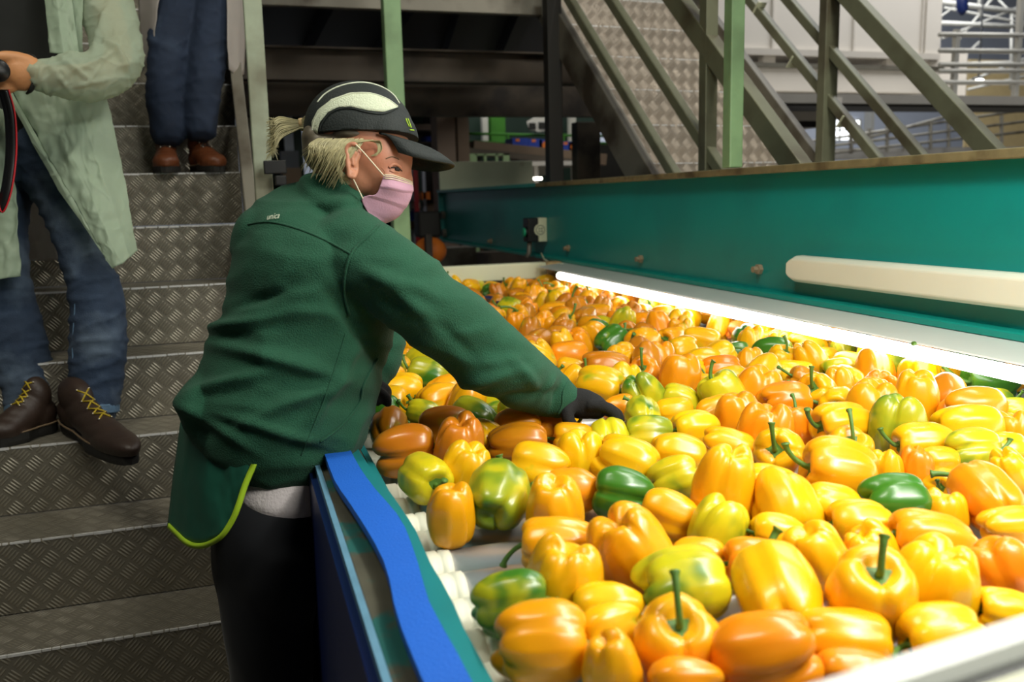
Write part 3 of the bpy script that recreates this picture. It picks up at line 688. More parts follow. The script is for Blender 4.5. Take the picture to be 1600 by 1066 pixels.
# roof steelwork behind
rt = thing('roof_truss', 'light steel roof trusses and bracing at the top right', 'truss', ony(1540, 20, 17))
for (x0, y0, x1, y1, r_) in ((1472, 60, 1600, 8, .05), (1475, 12, 1660, 48, .05), (1495, 66, 1556, -10, .05), (1530, 28, 1530, -30, .06), (1470, 36, 1600, 42, .09), (1470, 3, 1600, 20, .10),
                             (1485, 108, 1530, 66, .05), (1500, 100, 1640, 96, .07), (1512, 140, 1640, 110, .05), (1512, 128, 1640, 76, .05), (1580, 140, 1580, 20, .06), (1450, 40, 1520, -10, .04), (1560, 0, 1620, 60, .04)):
    obj('brace', tube([ony(x0, y0, 16), ony(x1, y1, 16)], r_ * .6, 8), M['galv'], rt, True)
B('tan_wall_sheet', (1512, 96, 1640, 138), 17.5, .05, M['tan'], 'tan corrugated sheet wall far away behind the roof bracing', 'wall sheet', down=True)
o = obj('hanging_hook_block', tube([ony(1503, -14, 12), ony(1503, 0, 12), ony(1504, 16, 12), ony(1503, 24, 12)], [.07, .09, .09, .02], 12), M['darkblue'], None, True)
tag(o, 'dark blue hoist block hanging in front of the roof trusses', 'hoist')
hl = thing('high_bay_lamp', 'small lit oval lamp far away under the roof', 'lamp', ony(1530, 127, 15))
add = bmesh.new(); add_blob(add, ony(1530, 127, 15), .10, .045, .08); obj('lamp_glass', add, M['lampglow'], hl, True)
obj('hanger', tube([ony(1529, 122, 15.15), Vector((ony(1529, 122, 15.15).x, 15.15, 9))], .02, 6), M['black'], hl); add = bmesh.new(); add_blob(add, ony(1528, 124, 15.15), .13, .06, .08); obj('lamp_shade', add, M['black'], hl, True)
# grey railings beyond the beam (lower right background)
wr = thing('walkway_railing', 'long grey walkway railing far behind the olive rails', 'railing', ony(1400, 230, 14))
def far_line(pts, r_, Y=14): obj('mid_rail', tube([ony(x, y, Y) for x, y in pts], r_, 6), M['steel'], wr, True)
for pts in (((1235, 226), (1600, 172)), ((1235, 236), (1600, 190)), ((1235, 246), (1600, 206)), ((1330, 222), (1480, 182))): far_line(pts, .03)
for px, y0, y1 in ((1330, 240, 206), (1358, 240, 201), (1386, 238, 197), (1413, 236, 196), (1454, 234, 190), (1482, 230, 185), (1520, 226, 184), (1565, 224, 180)):
    obj('rail_post', tube([ony(px, y0, 14), ony(px, y1, 14)], .035, 6), M['steel'], wr)
obj('walkway_edge', bpx(1225, 229, 1620, 250, 14.2, .3), M['slab'], wr)
wc = thing('wall_column', 'pale steel column against the far white wall right of the window', 'column', ony(1363, 200, 22))
obj('column', bpx(1359, 172, 1367, 240, 22, .3), M['galv'], wc)
B('dark_duct', (1222, 160, 1278, 200), 10.2, .3, M['panelw2'], 'pale duct box under the upper deck left of the olive post', 'duct')
B('black_bracket', (1205, 160, 1232, 232), 9.4, .1, M['dark'], 'black bracket hanging under the upper deck beside the far staircase', 'bracket')
B('black_bracket', (1228, 189, 1276, 199), 9.3, .1, M['dark'], 'black horizontal pipe under the upper deck', 'pipe')
B('ceiling_white_box', (1098, -20, 1112, 33), 5.35, .1, M['galv'], 'short galvanised post foot above the far staircase', 'post')
# packing hall seen through the gap under the platform
B('pink_column', (685, 176, 715, 262), 9.2, .3, M['pink'], 'pinkish concrete column right of the cap peak', 'column', down=True)
B('green_edge_strip', (716, 176, 719, 232), 9.32, .3, M['gbright'], 'thin bright green strip along the pinkish column', 'strip', down=True)
B('brown_column', (717, 176, 732, 262), 9.1, .2, M['brownc'], 'brown steel column beside the pinkish column', 'column', down=True)
B('rack_panel', (732, 176, 760, 225), 13.2, .2, M['gdark'], 'dark green rack panel between brown column and white post', 'panel', down=True)
B('rack_panel', (790, 170, 905, 225), 13.4, .2, M['gdark'], 'wide dark green rack panel behind the white lamp box', 'panel', down=True)
B('rack_panel', (896, 170, 935, 225), 13.3, .2, M['gdark'], 'dark green rack panel right of the dark steel column', 'panel', down=True)
B('white_post', (755, 176, 762, 224), 12.6, .1, M['panelw'], 'white post left of the bright green column', 'post', down=True)
B('white_post', (892, 176, 900, 300), 12.4, .1, M['panelw'], 'white post right of the dark steel column', 'post', down=True)
B('green_column', (768, 176, 789, 224), 12.8, .2, M['gbright'], 'bright green column in the packing hall', 'column', down=True)
gl = thing('green_railing', 'low pale green railing in the packing hall behind the blue cartons', 'railing', ony(800, 212, 11.5))
for pts in (((732, 209), (960, 213)), ((732, 222), (960, 224))): obj('mid_rail', tube([ony(x, y, 11.5) for x, y in pts], .02, 6), M['gbright'], gl, True)
for px in (794, 858, 881, 926): obj('rail_post', tube([ony(px, 209, 11.5), ony(px, 228, 11.5)], .02, 6), M['gbright'], gl)
# white lamp box with two dark windows
wb_ = thing('camera_box', 'white angular box with two dark windows hanging over the packing line', 'box', ony(842, 190, 11))
pts = [(823, 190), (838, 181), (858, 181), (860, 204), (842, 206), (827, 203)]
bm = bmesh.new(); f1 = [bm.verts.new(ony(x, y, 11)) for x, y in pts]; f2 = [bm.verts.new(ony(x, y, 11.5)) for x, y in pts]
bm.faces.new(f1); bm.faces.new(f2[::-1])
for i in range(6): j = (i + 1) % 6; bm.faces.new((f1[i], f1[j], f2[j], f2[i]))
obj('body', bm, M['panelw'], wb_)
obj('hanger', tube([ony(850, 182, 11.2), ony(850, 182, 11.2) + Vector((0, 0, 3))], .03, 8), M['panelw'], wb_); obj('dark_window', bpx(827, 192, 837, 202, 10.98, .03), M['dark'], wb_); obj('dark_window', bpx(842, 191, 856, 201, 10.98, .03), M['dark'], wb_)
# brown belt conveyor with blue cartons
bc = thing('belt_conveyor', 'sloping brown belt conveyor carrying blue cartons in the packing hall', 'conveyor', ony(830, 245, 10))
obj('belt', bar(ony(732, 231, 10), ony(935, 251, 10), .5, .13), M['brownc'], bc)
obj('side_frame', bar(ony(732, 236, 9.6), ony(935, 257, 9.6), .04, .07), M['brown_beam'], bc)
for px in (742, 800, 925): obj('leg', bx((ony(px, 240, 10).x - .04, 9.9, FLOOR), (ony(px, 240, 10).x + .04, 10, ony(px, 246, 10).z)), M['brown_beam'], bc)
cartons = [(801, 216, 826, 230), (826, 217, 848, 232), (843, 218, 864, 236), (876, 221, 895, 236), (889, 222, 907, 237)]
desc = ['leftmost blue carton on the brown belt', 'second blue carton from the left on the brown belt', 'blue carton left of the dark column with round orange print', 'blue carton just right of the dark column', 'blue carton with round orange print right of the dark column']
for (x0, y0, x1, y1), ds in zip(cartons, desc):
    y = 9.9
    c_ = thing('blue_carton', ds, 'carton', ony((x0 + x1) / 2, y1, y), 'blue cartons on the brown belt')
    obj('carton_body', bpx(x0, y0, x1 - 1, y1, y, .3), M['boxblue'], c_)
    cx_, cy_ = (x0 + x1) / 2, (y0 + y1) / 2; p = ony(cx_, cy_, y - .005)
    if x0 in (843, 889): obj('round_print', tube([p, p + Vector((0, .004, 0))], .05, 16), M['orange'], c_)
    else: obj('orange_print', bpx(x0 + 5, y0 + 1, x0 + 11, y0 + 5, y - .004, .004), M['orange'], c_)
tf = thing('white_table_frame', 'white frame of a table under the brown belt conveyor', 'frame', ony(770, 245, 9.4))
for r_ in ((742, 240, 796, 243), (742, 240, 745, 500), (757, 240, 760, 262), (775, 240, 778, 262), (793, 240, 796, 500)): obj('frame_bar', bpx(*r_, 9.4, .04), M['gpale'], tf)
wt = thing('white_work_table', 'white work table to the right of the cream panel', 'table', ony(860, 258, 9.3))
obj('table_top', bpx(828, 251, 931, 259, 9.3, .8), M['panelw'], wt)
for px in (836, 896): obj('leg', bpx(px, 258, px + 5, 330, 9.35, .06), M['panelw'], wt)
B('dark_cabinet', (828, 259, 932, 330), 10.6, .3, M['gdark'], 'dark cabinet under the white work table', 'cabinet', down=True)
B('pale_blue_crate', (838, 260, 858, 274), 9.8, .3, M['panelw'], 'pale blue crate under the white work table', 'crate')
hl2 = B('work_lamp', (836, 277, 847, 281), 9.0, .05, M['lampglow'], 'tiny lit lamp just above the teal beam by the cream panel', 'lamp')
# behind the face: racks with crates
rk = thing('storage_rack', 'dark storage rack full of crates behind the face mask', 'rack', ony(660, 300, 10))
obj('back', bpx(560, 176, 686, 470, 11.2, .1), M['gdark'], rk)
for y in (203, 221.5, 312, 330, 345, 356, 392): obj('shelf', bpx(575, y, 690, y + 3, 9.85, 1.3), M['brown_beam'], rk)
for px in (674, 684, 640): obj('upright', bpx(px, 176, px + 3, 470, 10.3, .08), M['dark'], rk)
B('pink_board', (640, 194, 676, 203), 10.2, .05, M['pink'], 'pale pink board on the rack at cap peak height', 'board')
B('red_pole', (648, 254, 652, 316), 9.7, .06, M['red'], 'thin red pole behind the nose', 'pole', down=True)
B('white_upright', (641, 258, 646, 330), 10.0, .06, M['wall'], 'white upright left of the red pole', 'upright', down=True)
B('white_upright', (661, 262, 664, 302), 9.9, .06, M['wall'], 'white upright right of the red pole', 'upright', down=True)
crates = [((641, 330, 660, 345), 'boxblue', 'blue crate on the rack beside the mask'), ((666, 212, 680, 221), 'boxblue', 'small blue crate on the upper rack shelf'),
          ((660, 300, 672, 312), 'orange', 'orange item on the rack below the red pole'), ((662, 332, 676, 344), 'panelw2', 'white crate right of the blue crate on the rack'),
          ((668, 318, 684, 330), 'brownc', 'brown box high on the rack below the cream panel'), ((640, 345, 680, 356), 'brownc', 'long brown tray on the rack under the blue crate'),
          ((645, 316, 656, 326), 'pink', 'pinkish box at the foot of the red pole')]
for r_, m_, l_ in crates: B('crate', r_, 9.9, .3, M[m_], l_, 'crate')
bm = bmesh.new(); q_ = ony(672, 392, 6.2); add_blob(bm, q_, .12, .10, .1); om = tag(obj('orange_motor', bm, M['orange'], None, True), 'orange rounded motor cover left of the cream bar end', 'motor'); obj('stand', bx((q_.x - .05, q_.y - .05, FLOOR), (q_.x + .05, q_.y + .05, q_.z - .06)), M['dark'], om)
B('packing_machine', (688, 388, 905, 470), 8.6, .2, M['brown_beam'], 'brown packing machine far below the teal beam', 'machine', down=True)
B('rack_panel', (925, 222, 1075, 300), 12.0, .2, M['dark'], 'dark panel under the far staircase, right of the brown column', 'panel', down=True)
B('rack_panel', (733, 226, 832, 300), 11.9, .2, M['gdark'], 'dark green panel behind the pale table frame', 'panel', down=True)
B('steel_leg', (667, 366, 675, 405), 6.0, .06, M['brown_beam'], 'brown steel leg in front of the orange motor cover', 'leg post', down=True)
B('grey_tray', (684, 386, 744, 404), 7.4, .3, M['steel'], 'grey tray below the far end of the teal beam', 'tray', down=True)
# left of the head
B('control_cabinet', (392, 178, 470, 480), 8.6, .1, M['gdark'], 'dark control cabinet behind the ponytail', 'cabinet', down=True)
B('white_pipe', (446, 178, 456, 246), 8.2, .1, M['wall'], 'white pipe above the ponytail', 'pipe', down=True)
B('grey_guard', (394, 184, 404, 300), 8.1, .1, M['steel'], 'grey guard strip between the two steel posts left of the head', 'guard', down=True)
B('grey_hopper', (440, 236, 466, 262), 7.8, .2, M['wall'], 'pale grey hopper behind the neck', 'hopper', down=True)
B('brown_drum', (444, 262, 470, 300), 7.0, .2, M['brownc'], 'brown drum just left of the fleece collar', 'drum', down=True)
# ================================================================ people: shared builders
def folds(amp, seed, sx=1, sy=1, freq=10, dirv=None):
    def f(p):
        u = p.dot(RT); v = p.dot(UPV); w_ = p.dot(FW)
        if dirv: c, s = math.cos(dirv), math.sin(dirv); u, v = u * c + v * s, -u * s + v * c
        q = Vector((u * freq * sx, v * freq * sy, w_ * freq * .7 + seed))
        a = noise.noise(q); b = noise.noise(q * 2.1 + Vector((3, 1, 5)))
        return amp * ((1 - abs(a) * 2.2) * .7 + b * .5)
    return f
# ---------------------------------------------------------------- the sorter in green
D = 1.60
wm = thing('person', 'worker in green fleece, black cap and pink face mask leaning over the peppers', 'person', (0.0, 1.62, FLOOR))
torso = [(527, 300, 1.575, 46, 1.1), (512, 345, 1.59, 106, 1.28), (500, 400, 1.60, 124, 1.30), (492, 460, 1.60, 129, 1.22), (478, 530, 1.60, 130, 1.15), (458, 590, 1.60, 133, 1.12), (444, 630, 1.60, 136, 1.12), (428, 662, 1.60, 130, 1.14), (420, 678, 1.60, 124, 1.15)]
H = onz(922, 632, 1.025); DH = depth(H)
sleeve = [(560, 408, 1.48, 62, 1.0), (608, 430, 1.47, 62, 1.0), (665, 475, 1.49, 62, 1.0), (728, 528, 1.53, 60, 1.0), (790, 575, 1.56, 52, 1.0), (840, 604, DH - .02, 42, 1.0), (870, 618, DH - .005, 33, 1.0), (886, 624, DH, 24, 1.0)]
legs = [[(422, 800, 1.55, 76, .8), (418, 850, 1.56, 80, .8), (420, 960, 1.60, 70, .95), (426, 1066, 1.64, 62, 1.0), (430, 1300, 1.72, 52, 1.0), (432, 1560, 1.80, 46, 1.0), (434, 1655, 1.83, 44, 1)],
        [(458, 800, 1.72, 72, .85), (470, 850, 1.74, 72, .85), (480, 960, 1.78, 64, .95), (482, 1066, 1.80, 58, 1.0), (476, 1300, 1.86, 50, 1.0), (470, 1500, 1.92, 45, 1.0), (466, 1590, 1.95, 42, 1)]]
# body: one continuous surface (head, neck, trunk, arm and legs under the clothes)
bm = bmesh.new()
add_limb(bm, [(532, 262, 1.555, 40, 1.0), (535, 300, 1.565, 42, 1.0), (522, 345, 1.58, 44, 1.2), (512, 390, 1.59, 60, 1.2)])
add_limb(bm, [r[:3] + (r[3] * .82, r[4]) for r in torso[2:]])
add_limb(bm, [r[:3] + (r[3] * .6, r[4]) for r in sleeve])
for l in legs: add_limb(bm, [r[:3] + (r[3] * .75, r[4]) for r in l])
HD = 1.55
ax = rot_axes(-18, 8)
add_blob(bm, I(558, 212, HD), .084, .072, .070, ax)                      # skull
add_blob(bm, I(590, 250, HD), .062, .072, .062, rot_axes(-12, 8))        # face block
add_blob(bm, I(600, 296, HD), .040, .046, .050, rot_axes(-20, 8))        # jaw and chin
add_blob(bm, I(566, 282, HD), .046, .040, .056, rot_axes(20, 8))         # jaw angle
add_blob(bm, I(622, 240, HD), .022, .018, .050, rot_axes(-12, 8))        # brow
add_blob(bm, I(604, 278, HD - .034), .022, .020, .020, rot_axes(-30, 8)) # cheek
add_blob(bm, I(604, 278, HD + .034), .022, .020, .020, rot_axes(-30, 8))
add_limb(bm, [(627, 252, HD + .004, 7, 1.3), (634, 270, HD + .004, 9, 1.2), (637, 284, HD + .004, 10, 1.3)], n=12)  # nose
add_blob(bm, I(622, 305, HD), .018, .020, .024, rot_axes(-15, 8))        # lips
body = clay('body', bm, M['skin'], wm, .0045, 5)
tb_ = bvh(body)
h_ = hit(tb_, 619, 264, 0)
for P in (h_ + (h_ - I(600, 262, HD)).normalized() * -.0108, I(611, 264, HD + .036)):
    bm = bmesh.new(); add_blob(bm, P, .011, .011, .011, n=8); obj('eye', bm, M['undershirt'], wm, True)
    bm = bmesh.new(); add_blob(bm, P + RT * .0045 - FW * .004 - UPV * .002, .0075, .0055, .0075, n=8); obj('iris', bm, M['lash'], wm, True)
def skin_curve(name, pts, r, m, back=HD - .06, off=.0): return strip_on(name, pts, r, tb_, m, wm, off, back)
skin_curve('eyebrow', [(603, 248), (613, 245), (623, 249)], .0012, M['brow'])
skin_curve('eyelid', [(608, 262), (614, 257), (621, 258), (626, 263)], .0030, M['skin'])
skin_curve('eyelid', [(609, 266), (615, 269), (622, 269)], .0022, M['skin'])
skin_curve('lashes', [(610, 262), (616, 261.5), (622, 263), (627, 267)], .0010, M['lash'], off=.002)
skin_curve('wrinkle', [(596, 262), (600, 266), (603, 274)], .0006, M['skin'])
# ear
eb = bmesh.new(); E0 = I(549, 252, HD - .080)
hel = [(543, 244), (541, 234), (545, 227), (553, 225), (560, 230), (561, 241), (557, 252), (557, 266), (553, 276), (546, 276), (545, 266), (543, 254), (543, 244)]
P_ = [I(x, y, HD - .083 + (.010 if i in (4, 5, 6, 7) else 0)) for i, (x, y) in enumerate(hel)]
add_tube(eb, [Vector(p) for p in spline([tuple(p) for p in P_], 4)], .0042, 8, cap=True)
add_blob(eb, I(551, 250, HD - .074), .010, .026, .006, rot_axes(-6, -12)); add_blob(eb, I(549, 272, HD - .080), .007, .008, .005, rot_axes(0, 0))
add_limb(eb, [(556, 238, HD - .082, 2.4, 1), (551, 246, HD - .082, 2.6, 1), (552, 258, HD - .082, 2.6, 1)], n=8)
clay('ear', eb, M['skin'], wm, .0018, 3)
# jacket
def jfold(p):
    x, y = project(p)
    v = 0
    q = Vector((x * .010, y * .022, p.z * 2)); a = noise.noise(q); v += .0055 * (1 - 2.4 * abs(a))
    q = Vector((x * .02 + 5, y * .035, 3)); v += .0035 * noise.noise(q)
    # gathered drapes across the back and above the hem
    for (cx_, cy_, ang, ln, wd, am) in ((380, 505, 12, 75, 9, .010), (430, 560, -14, 110, 11, .010), (350, 600, 16, 60, 9, .008), (470, 620, 24, 90, 10, .009), (330, 660, -30, 70, 8, .006), (420, 668, -16, 95, 8, .008),
                                        (560, 520, -55, 70, 9, -.010), (520, 600, 60, 80, 9, .008), (540, 690, 60, 50, 9, .008), (640, 470, -38, 60, 10, .009), (700, 520, -42, 50, 9, -.006), (760, 590, 12, 60, 9, .008), (820, 585, -50, 30, 7, .006),
                                        (620, 440, -20, 50, 9, .006), (800, 620, 8, 60, 7, -.005), (855, 605, 60, 22, 5, .005), (868, 625, 75, 22, 4, -.004), (400, 470, 20, 60, 8, -.006)):
        c, s = math.cos(math.radians(ang)), math.sin(math.radians(ang)); dx, dy = x - cx_, -(y - cy_)
        u, w2 = dx * c + dy * s, -dx * s + dy * c
        w2 += .0012 * u * u * .35
        v += 1.7 * am * math.exp(-(u / ln) ** 2 - (w2 / wd) ** 2)
    return v
bm = bmesh.new()
add_limb(bm, torso, n=36)
add_limb(bm, sleeve, n=28)
add_limb(bm, [(540, 384, 1.50, 60, 1), (585, 412, 1.475, 58, 1), (630, 450, 1.48, 56, 1)])
add_blob(bm, I(425, 372, 1.60), .070, .055, .12, rot_axes(38))
add_blob(bm, I(345, 628, 1.60), .055, .070, .15, rot_axes(-10))
add_blob(bm, I(505, 730, 1.60), .030, .045, .09, rot_axes(-10))
# far arm, bent forward behind the trunk
add_limb(bm, [(545, 410, 1.74, 50, 1), (585, 500, 1.78, 44, 1), (590, 560, 1.76, 38, 1), (560, 600, 1.70, 34, 1)])
# collar
add_limb(bm, [(488, 300, 1.575, 10, 4), (520, 318, 1.56, 26, 2.6), (552, 326, 1.56, 40, 1.9)], n=24)
add_limb(bm, [(520, 268, 1.560, 50, 1.28), (527, 300, 1.57, 55, 1.25), (530, 330, 1.58, 62, 1.2)], n=28, round_=False)
jacket = clay('fleece_jacket', bm, M['fleece'], wm, .0062, 5, jfold)
tj = bvh(jacket)
hem_pts = [(290, 676), (300, 690), (330, 706), (370, 722), (410, 733), (450, 742), (480, 750), (503, 768), (520, 752), (536, 728)]
# seams
def seam(name, pts, r=.0016, off=.0004, m='fleece'): return strip_on(name, pts, r, tj, M[m], wm, off)
seam('yoke_seam', [(388, 351), (420, 347), (460, 356), (505, 374), (548, 397)], .0022)
seam('shoulder_seam', [(592, 352), (572, 372), (552, 392), (541, 420), (538, 460), (546, 492)], .0026)
seam('side_seam', [(540, 520), (528, 560), (512, 610), (492, 660), (470, 712)], .0012)
seam('sleeve_cuff_seam', [(888, 596), (880, 612), (878, 632), (872, 646)], .0022)
seam('pocket_slit', [(590, 560), (568, 600), (560, 632), (530, 668), (500, 690)], .0028)
# word on the upper back
tx = bpy.data.curves.new('lettering', 'FONT'); tx.body = 'unica'; tx.size = 1; tx.resolution_u = 3
to = bpy.data.objects.new('lettering', tx); C.objects.link(to); bpy.context.view_layer.update()
me = bpy.data.meshes.new_from_object(to.evaluated_get(bpy.context.evaluated_depsgraph_get())); bpy.data.objects.remove(to)
xs = [v.co.x for v in me.vertices]; x_0, x_1 = min(xs), max(xs)
for v in me.vertices:
    u = (v.co.x - x_0) / (x_1 - x_0); px = 417.5 + 19 * u + v.co.y * 5; py = 344.5 - 2.5 * u - v.co.y * 13
    h = hit(tj, px, py, .0022); v.co = h if h is not None else I(px, py, 1.46)
link('lettering', me, M['pipingw'], wm)['label'] = 'small white word on the upper back'
# undershirt strip, trousers
bm = bmesh.new(); add_limb(bm, [(446, 690, 1.60, 74, 1.3), (444, 735, 1.60, 76, 1.32), (436, 775, 1.60, 78, 1.3)], n=32)
clay('undershirt', bm, M['undershirt'], wm, .006, 3, folds(.002, 3))
bm = bmesh.new()
for l in legs: add_limb(bm, l)
add_limb(bm, [(436, 788, 1.60, 82, 1.36), (428, 815, 1.61, 88, 1.35), (426, 870, 1.62, 90, 1.25), (430, 920, 1.64, 82, 1.2)], n=32)
clay('trousers', bm, M['navy'], wm, .010, 4, folds(.004, 8, 1, .5, 8))
for l, s in ((legs[0], 0), (legs[1], 1)):
    e = I(l[-1][0], l[-1][1], l[-1][2]); bm = bmesh.new()
    add_blob(bm, Vector((e.x + .08, e.y, FLOOR + .05)), .13, .05, .05, (Vector((1, 0, 0)), Vector((0, 0, 1)), Vector((0, 1, 0)))); add_box(bm, (e.x - .05, e.y - .045, FLOOR + .001), (e.x + .20, e.y + .045, FLOOR + .03))
    clay('shoe', bm, M['black'], wm, .008, 3)
# tabard with lime piping
bm = bmesh.new()
A_ = [(288, 672), (300, 690), (340, 705), (374, 716), (404, 728)]
tabA = [(283, 660, 1.60), (296, 670, 1.52), (330, 686, 1.475), (366, 700, 1.452), (398, 716, 1.448)]
tabB = [(263, 822, 1.61), (290, 848, 1.54), (318, 852, 1.495), (346, 838, 1.465), (372, 800, 1.45)]
sheet('tabard', tabA, tabB, M['tabard'], wm, .003, n=30, m=16, wave=.006)
tabC = [(283, 660, 1.61), (290, 672, 1.68), (310, 690, 1.75)]
tabD = [(263, 822, 1.615), (275, 835, 1.69), (300, 845, 1.76)]
sheet('tabard', tabC, tabD, M['tabard'], wm, .003, n=14, m=12, wave=.006)
pip = spline([(263, 821, 1.603), (276, 834, 1.565), (290, 847, 1.53), (306, 853, 1.508), (324, 851, 1.483), (346, 838, 1.457), (362, 815, 1.448), (372, 792, 1.443), (384, 756, 1.443), (399, 722, 1.443)], 5)
bm = bmesh.new(); prev = None
for i, q in enumerate(pip):
    p = I(*q); t = (I(*pip[min(i + 1, len(pip) - 1)]) - I(*pip[max(i - 1, 0)])).normalized(); s = t.cross(FW).normalized()
    cur = [bm.verts.new(p + s * .0045 - FW * .003), bm.verts.new(p - s * .0045 - FW * .003), bm.verts.new(p - s * .0045 + FW * .004), bm.verts.new(p + s * .0045 + FW * .004)]
    if prev:
        for k in range(4): bm.faces.new((prev[k], prev[(k + 1) % 4], cur[(k + 1) % 4], cur[k]))
    else: bm.faces.new(cur)
    prev = cur
bm.faces.new(prev[::-1]); obj('lime_piping', bm, M['lime'], wm, True)
obj('lime_piping', tube([I(*q) for q in spline([(490, 762, 1.475), (500, 790, 1.47), (505, 820, 1.47), (511, 850, 1.475)], 5)], .0030, 6), M['lime'], wm, True)
sheet('tabard', [(489, 758, 1.476), (503, 760, 1.50), (520, 752, 1.56)], [(512, 850, 1.480), (516, 850, 1.50), (526, 846, 1.56)], M['tabard'], wm, .003, n=10, m=10)
# ---- cap
bm = bmesh.new()
axc = rot_axes(-16, 8)
add_blob(bm, I(562, 209, HD), .0985, .091, .080, axc, 24)
add_blob(bm, I(592, 214, HD), .072, .062, .072, rot_axes(-22, 8), 24)
# cut away below the rim: rebuild from the blob above a rim plane
capo = clay('cap', bm, M['capcloth'], wm, .0035, 4)
rimA = I(487, 220, HD); rimB = I(641, 216, HD); nrm = (rimB - rimA).cross(FW).normalized()
if nrm.z < 0: nrm = -nrm
cm = bmesh.new(); cm.from_mesh(capo.data)
bmesh.ops.bisect_plane(cm, geom=cm.verts[:] + cm.edges[:] + cm.faces[:], plane_co=I(560, 219, HD), plane_no=nrm, clear_inner=True)
bmesh.ops.holes_fill(cm, edges=[e for e in cm.edges if e.is_boundary], sides=0)
cm.to_mesh(capo.data); cm.free(); 
for p in capo.data.polygons: p.use_smooth = len(p.vertices) < 20
tcap = bvh(capo)
# peak
def peak():
    bm = bmesh.new(); G = []
    inner = []; outer = []
    for i in range(17):
        a = math.radians(-82 + 164 * i / 16)
        base = I(585, 217, HD)
        fx = math.cos(a); fy = math.sin(a)
        X_ = rot_axes(-10, 8)[0]; Z_ = rot_axes(-10, 8)[2]
        inner.append(base + X_ * (.064 * fx) + Z_ * (.066 * fy) - UPV * (.002))
        d_ = rot_axes(-19, 8)[0]
        ext = .085 * max(0, fx) ** .45
        outer.append(base + X_ * (.064 * fx) + d_ * ext * 1.0 + Z_ * (.068 * fy) - UPV * (.004 + .022 * abs(fy) ** 2 + .006 * fx))
    for j in range(7):
        t = j / 6; G.append([bm.verts.new(a.lerp(b, t) + UPV * (.012 * math.sin(math.pi * min(1, t * .9)))) for a, b in zip(inner, outer)])
    for r, s in zip(G, G[1:]):
        for i in range(16): bm.faces.new((r[i], r[i + 1], s[i + 1], s[i]))
    o = obj('cap_peak', bm, M['capcloth'], wm, True); m_ = o.modifiers.new('t', 'SOLIDIFY'); m_.thickness = .004; m_.offset = 0
    return o
peak()
def on_cap(px, py, off=.0012): return hit(tcap, px, py, off, None)
pa = [(494, 219), (493, 190), (503, 172), (525, 158), (550, 148), (580, 147), (605, 154), (622, 167)]
pb = [(489, 219), (499, 194), (512, 176), (528, 169), (545, 167), (575, 172), (600, 175), (622, 168)]
pa = [(487, 219), (488, 190), (497, 172), (519, 155), (548, 145), (578, 145), (603, 153), (621, 167)]
sheet('mesh_panel', pa, [(493, 219), (500, 192), (512, 176), (528, 168), (548, 167), (575, 173), (600, 175), (621, 168)], M['mesh'], wm, .0008, n=40, m=6, f=on_cap)
strip_on('cap_piping', [(496, 160), (508, 147), (528, 136), (552, 130), (575, 130), (598, 137), (615, 149), (624, 162)], .0013, tcap, M['pipingw'], wm, .0006, HD - .02)
strip_on('cap_seam', [(489, 219), (490, 196), (500, 176), (522, 158), (550, 147), (580, 147), (604, 155), (621, 167)], .0010, tcap, M['pipingw'], wm, .0014, HD - .05)
strip_on('cap_seam', [(498, 218), (502, 196), (514, 179), (530, 171), (550, 170), (575, 176), (600, 178), (621, 169)], .0014, tcap, M['capcloth'], wm, .0010, HD - .05)
for pts in ([(634, 186), (636, 192), (639, 198)], [(637, 186), (640, 194), (642, 200)], [(640, 203), (646, 204)]): strip_on('lime_logo', pts, .0011, tcap, M['lime'], wm, .0008, HD)
# ---- hair
def strands(name, n, gen, r, m, seed):
    rnd = random.Random(seed); bm = bmesh.new()
    for i in range(n):
        P = [I(*q) for q in spline(gen(rnd), 4)]; L = len(P)
        add_tube(bm, P, [r * (1 - .75 * (k / (L - 1)) ** 2) for k in range(L)], 4, cap=False)
    return obj(name, bm, m, wm, True)
bm = bmesh.new()
add_blob(bm, I(518, 242, HD), .052, .040, .074, rot_axes(-14, 8)); add_blob(bm, I(500, 222, HD), .030, .034, .062); add_blob(bm, I(548, 222, HD - .0), .050, .018, .076, rot_axes(0, 8))
clay('hair_base', bm, M['hair_dark'], wm, .004, 4)
def side_hair(rnd):
    s = rnd.random(); x = 496 + 74 * s; y = 218 + rnd.uniform(-2, 3); d0 = HD - .066 - .012 * math.sin(s * 2.5)
    ex = 476 + 50 * s + rnd.uniform(-9, 9); ey = 254 + 30 * s + rnd.uniform(-20, 16)
    return [(x, y, d0), (x - 6 - 8 * (1 - s), y + 9, d0 - .006), ((x + ex) / 2 - 3, (y + ey) / 2 + 2, d0 - .008), (ex, ey, d0 + .006 + rnd.uniform(-.006, .012))]
strands('hair', 210, side_hair, .0009, M['hair'], 3)
strands('hair', 60, lambda r: (lambda s: [(548 + 36 * s, 219, HD - .077), (536 + 14 * s, 223 + 2 * s, HD - .084), (528 + 6 * s, 238, HD - .085), (528 + r.uniform(-3, 4), 262, HD - .082), (540 + r.uniform(-6, 10), 286 + r.uniform(-6, 3), HD - .074)])(r.random()), .0009, M['hair'], 5)
strands('hair', 40, lambda r: (lambda s: [(575 + 18 * s, 220, HD - .076), (588 + 8 * s, 224, HD - .070), (590 + 6 * s, 236, HD - .066), (582 + r.uniform(-4, 6), 244, HD - .064)])(r.random()), .0007, M['hair'], 6)
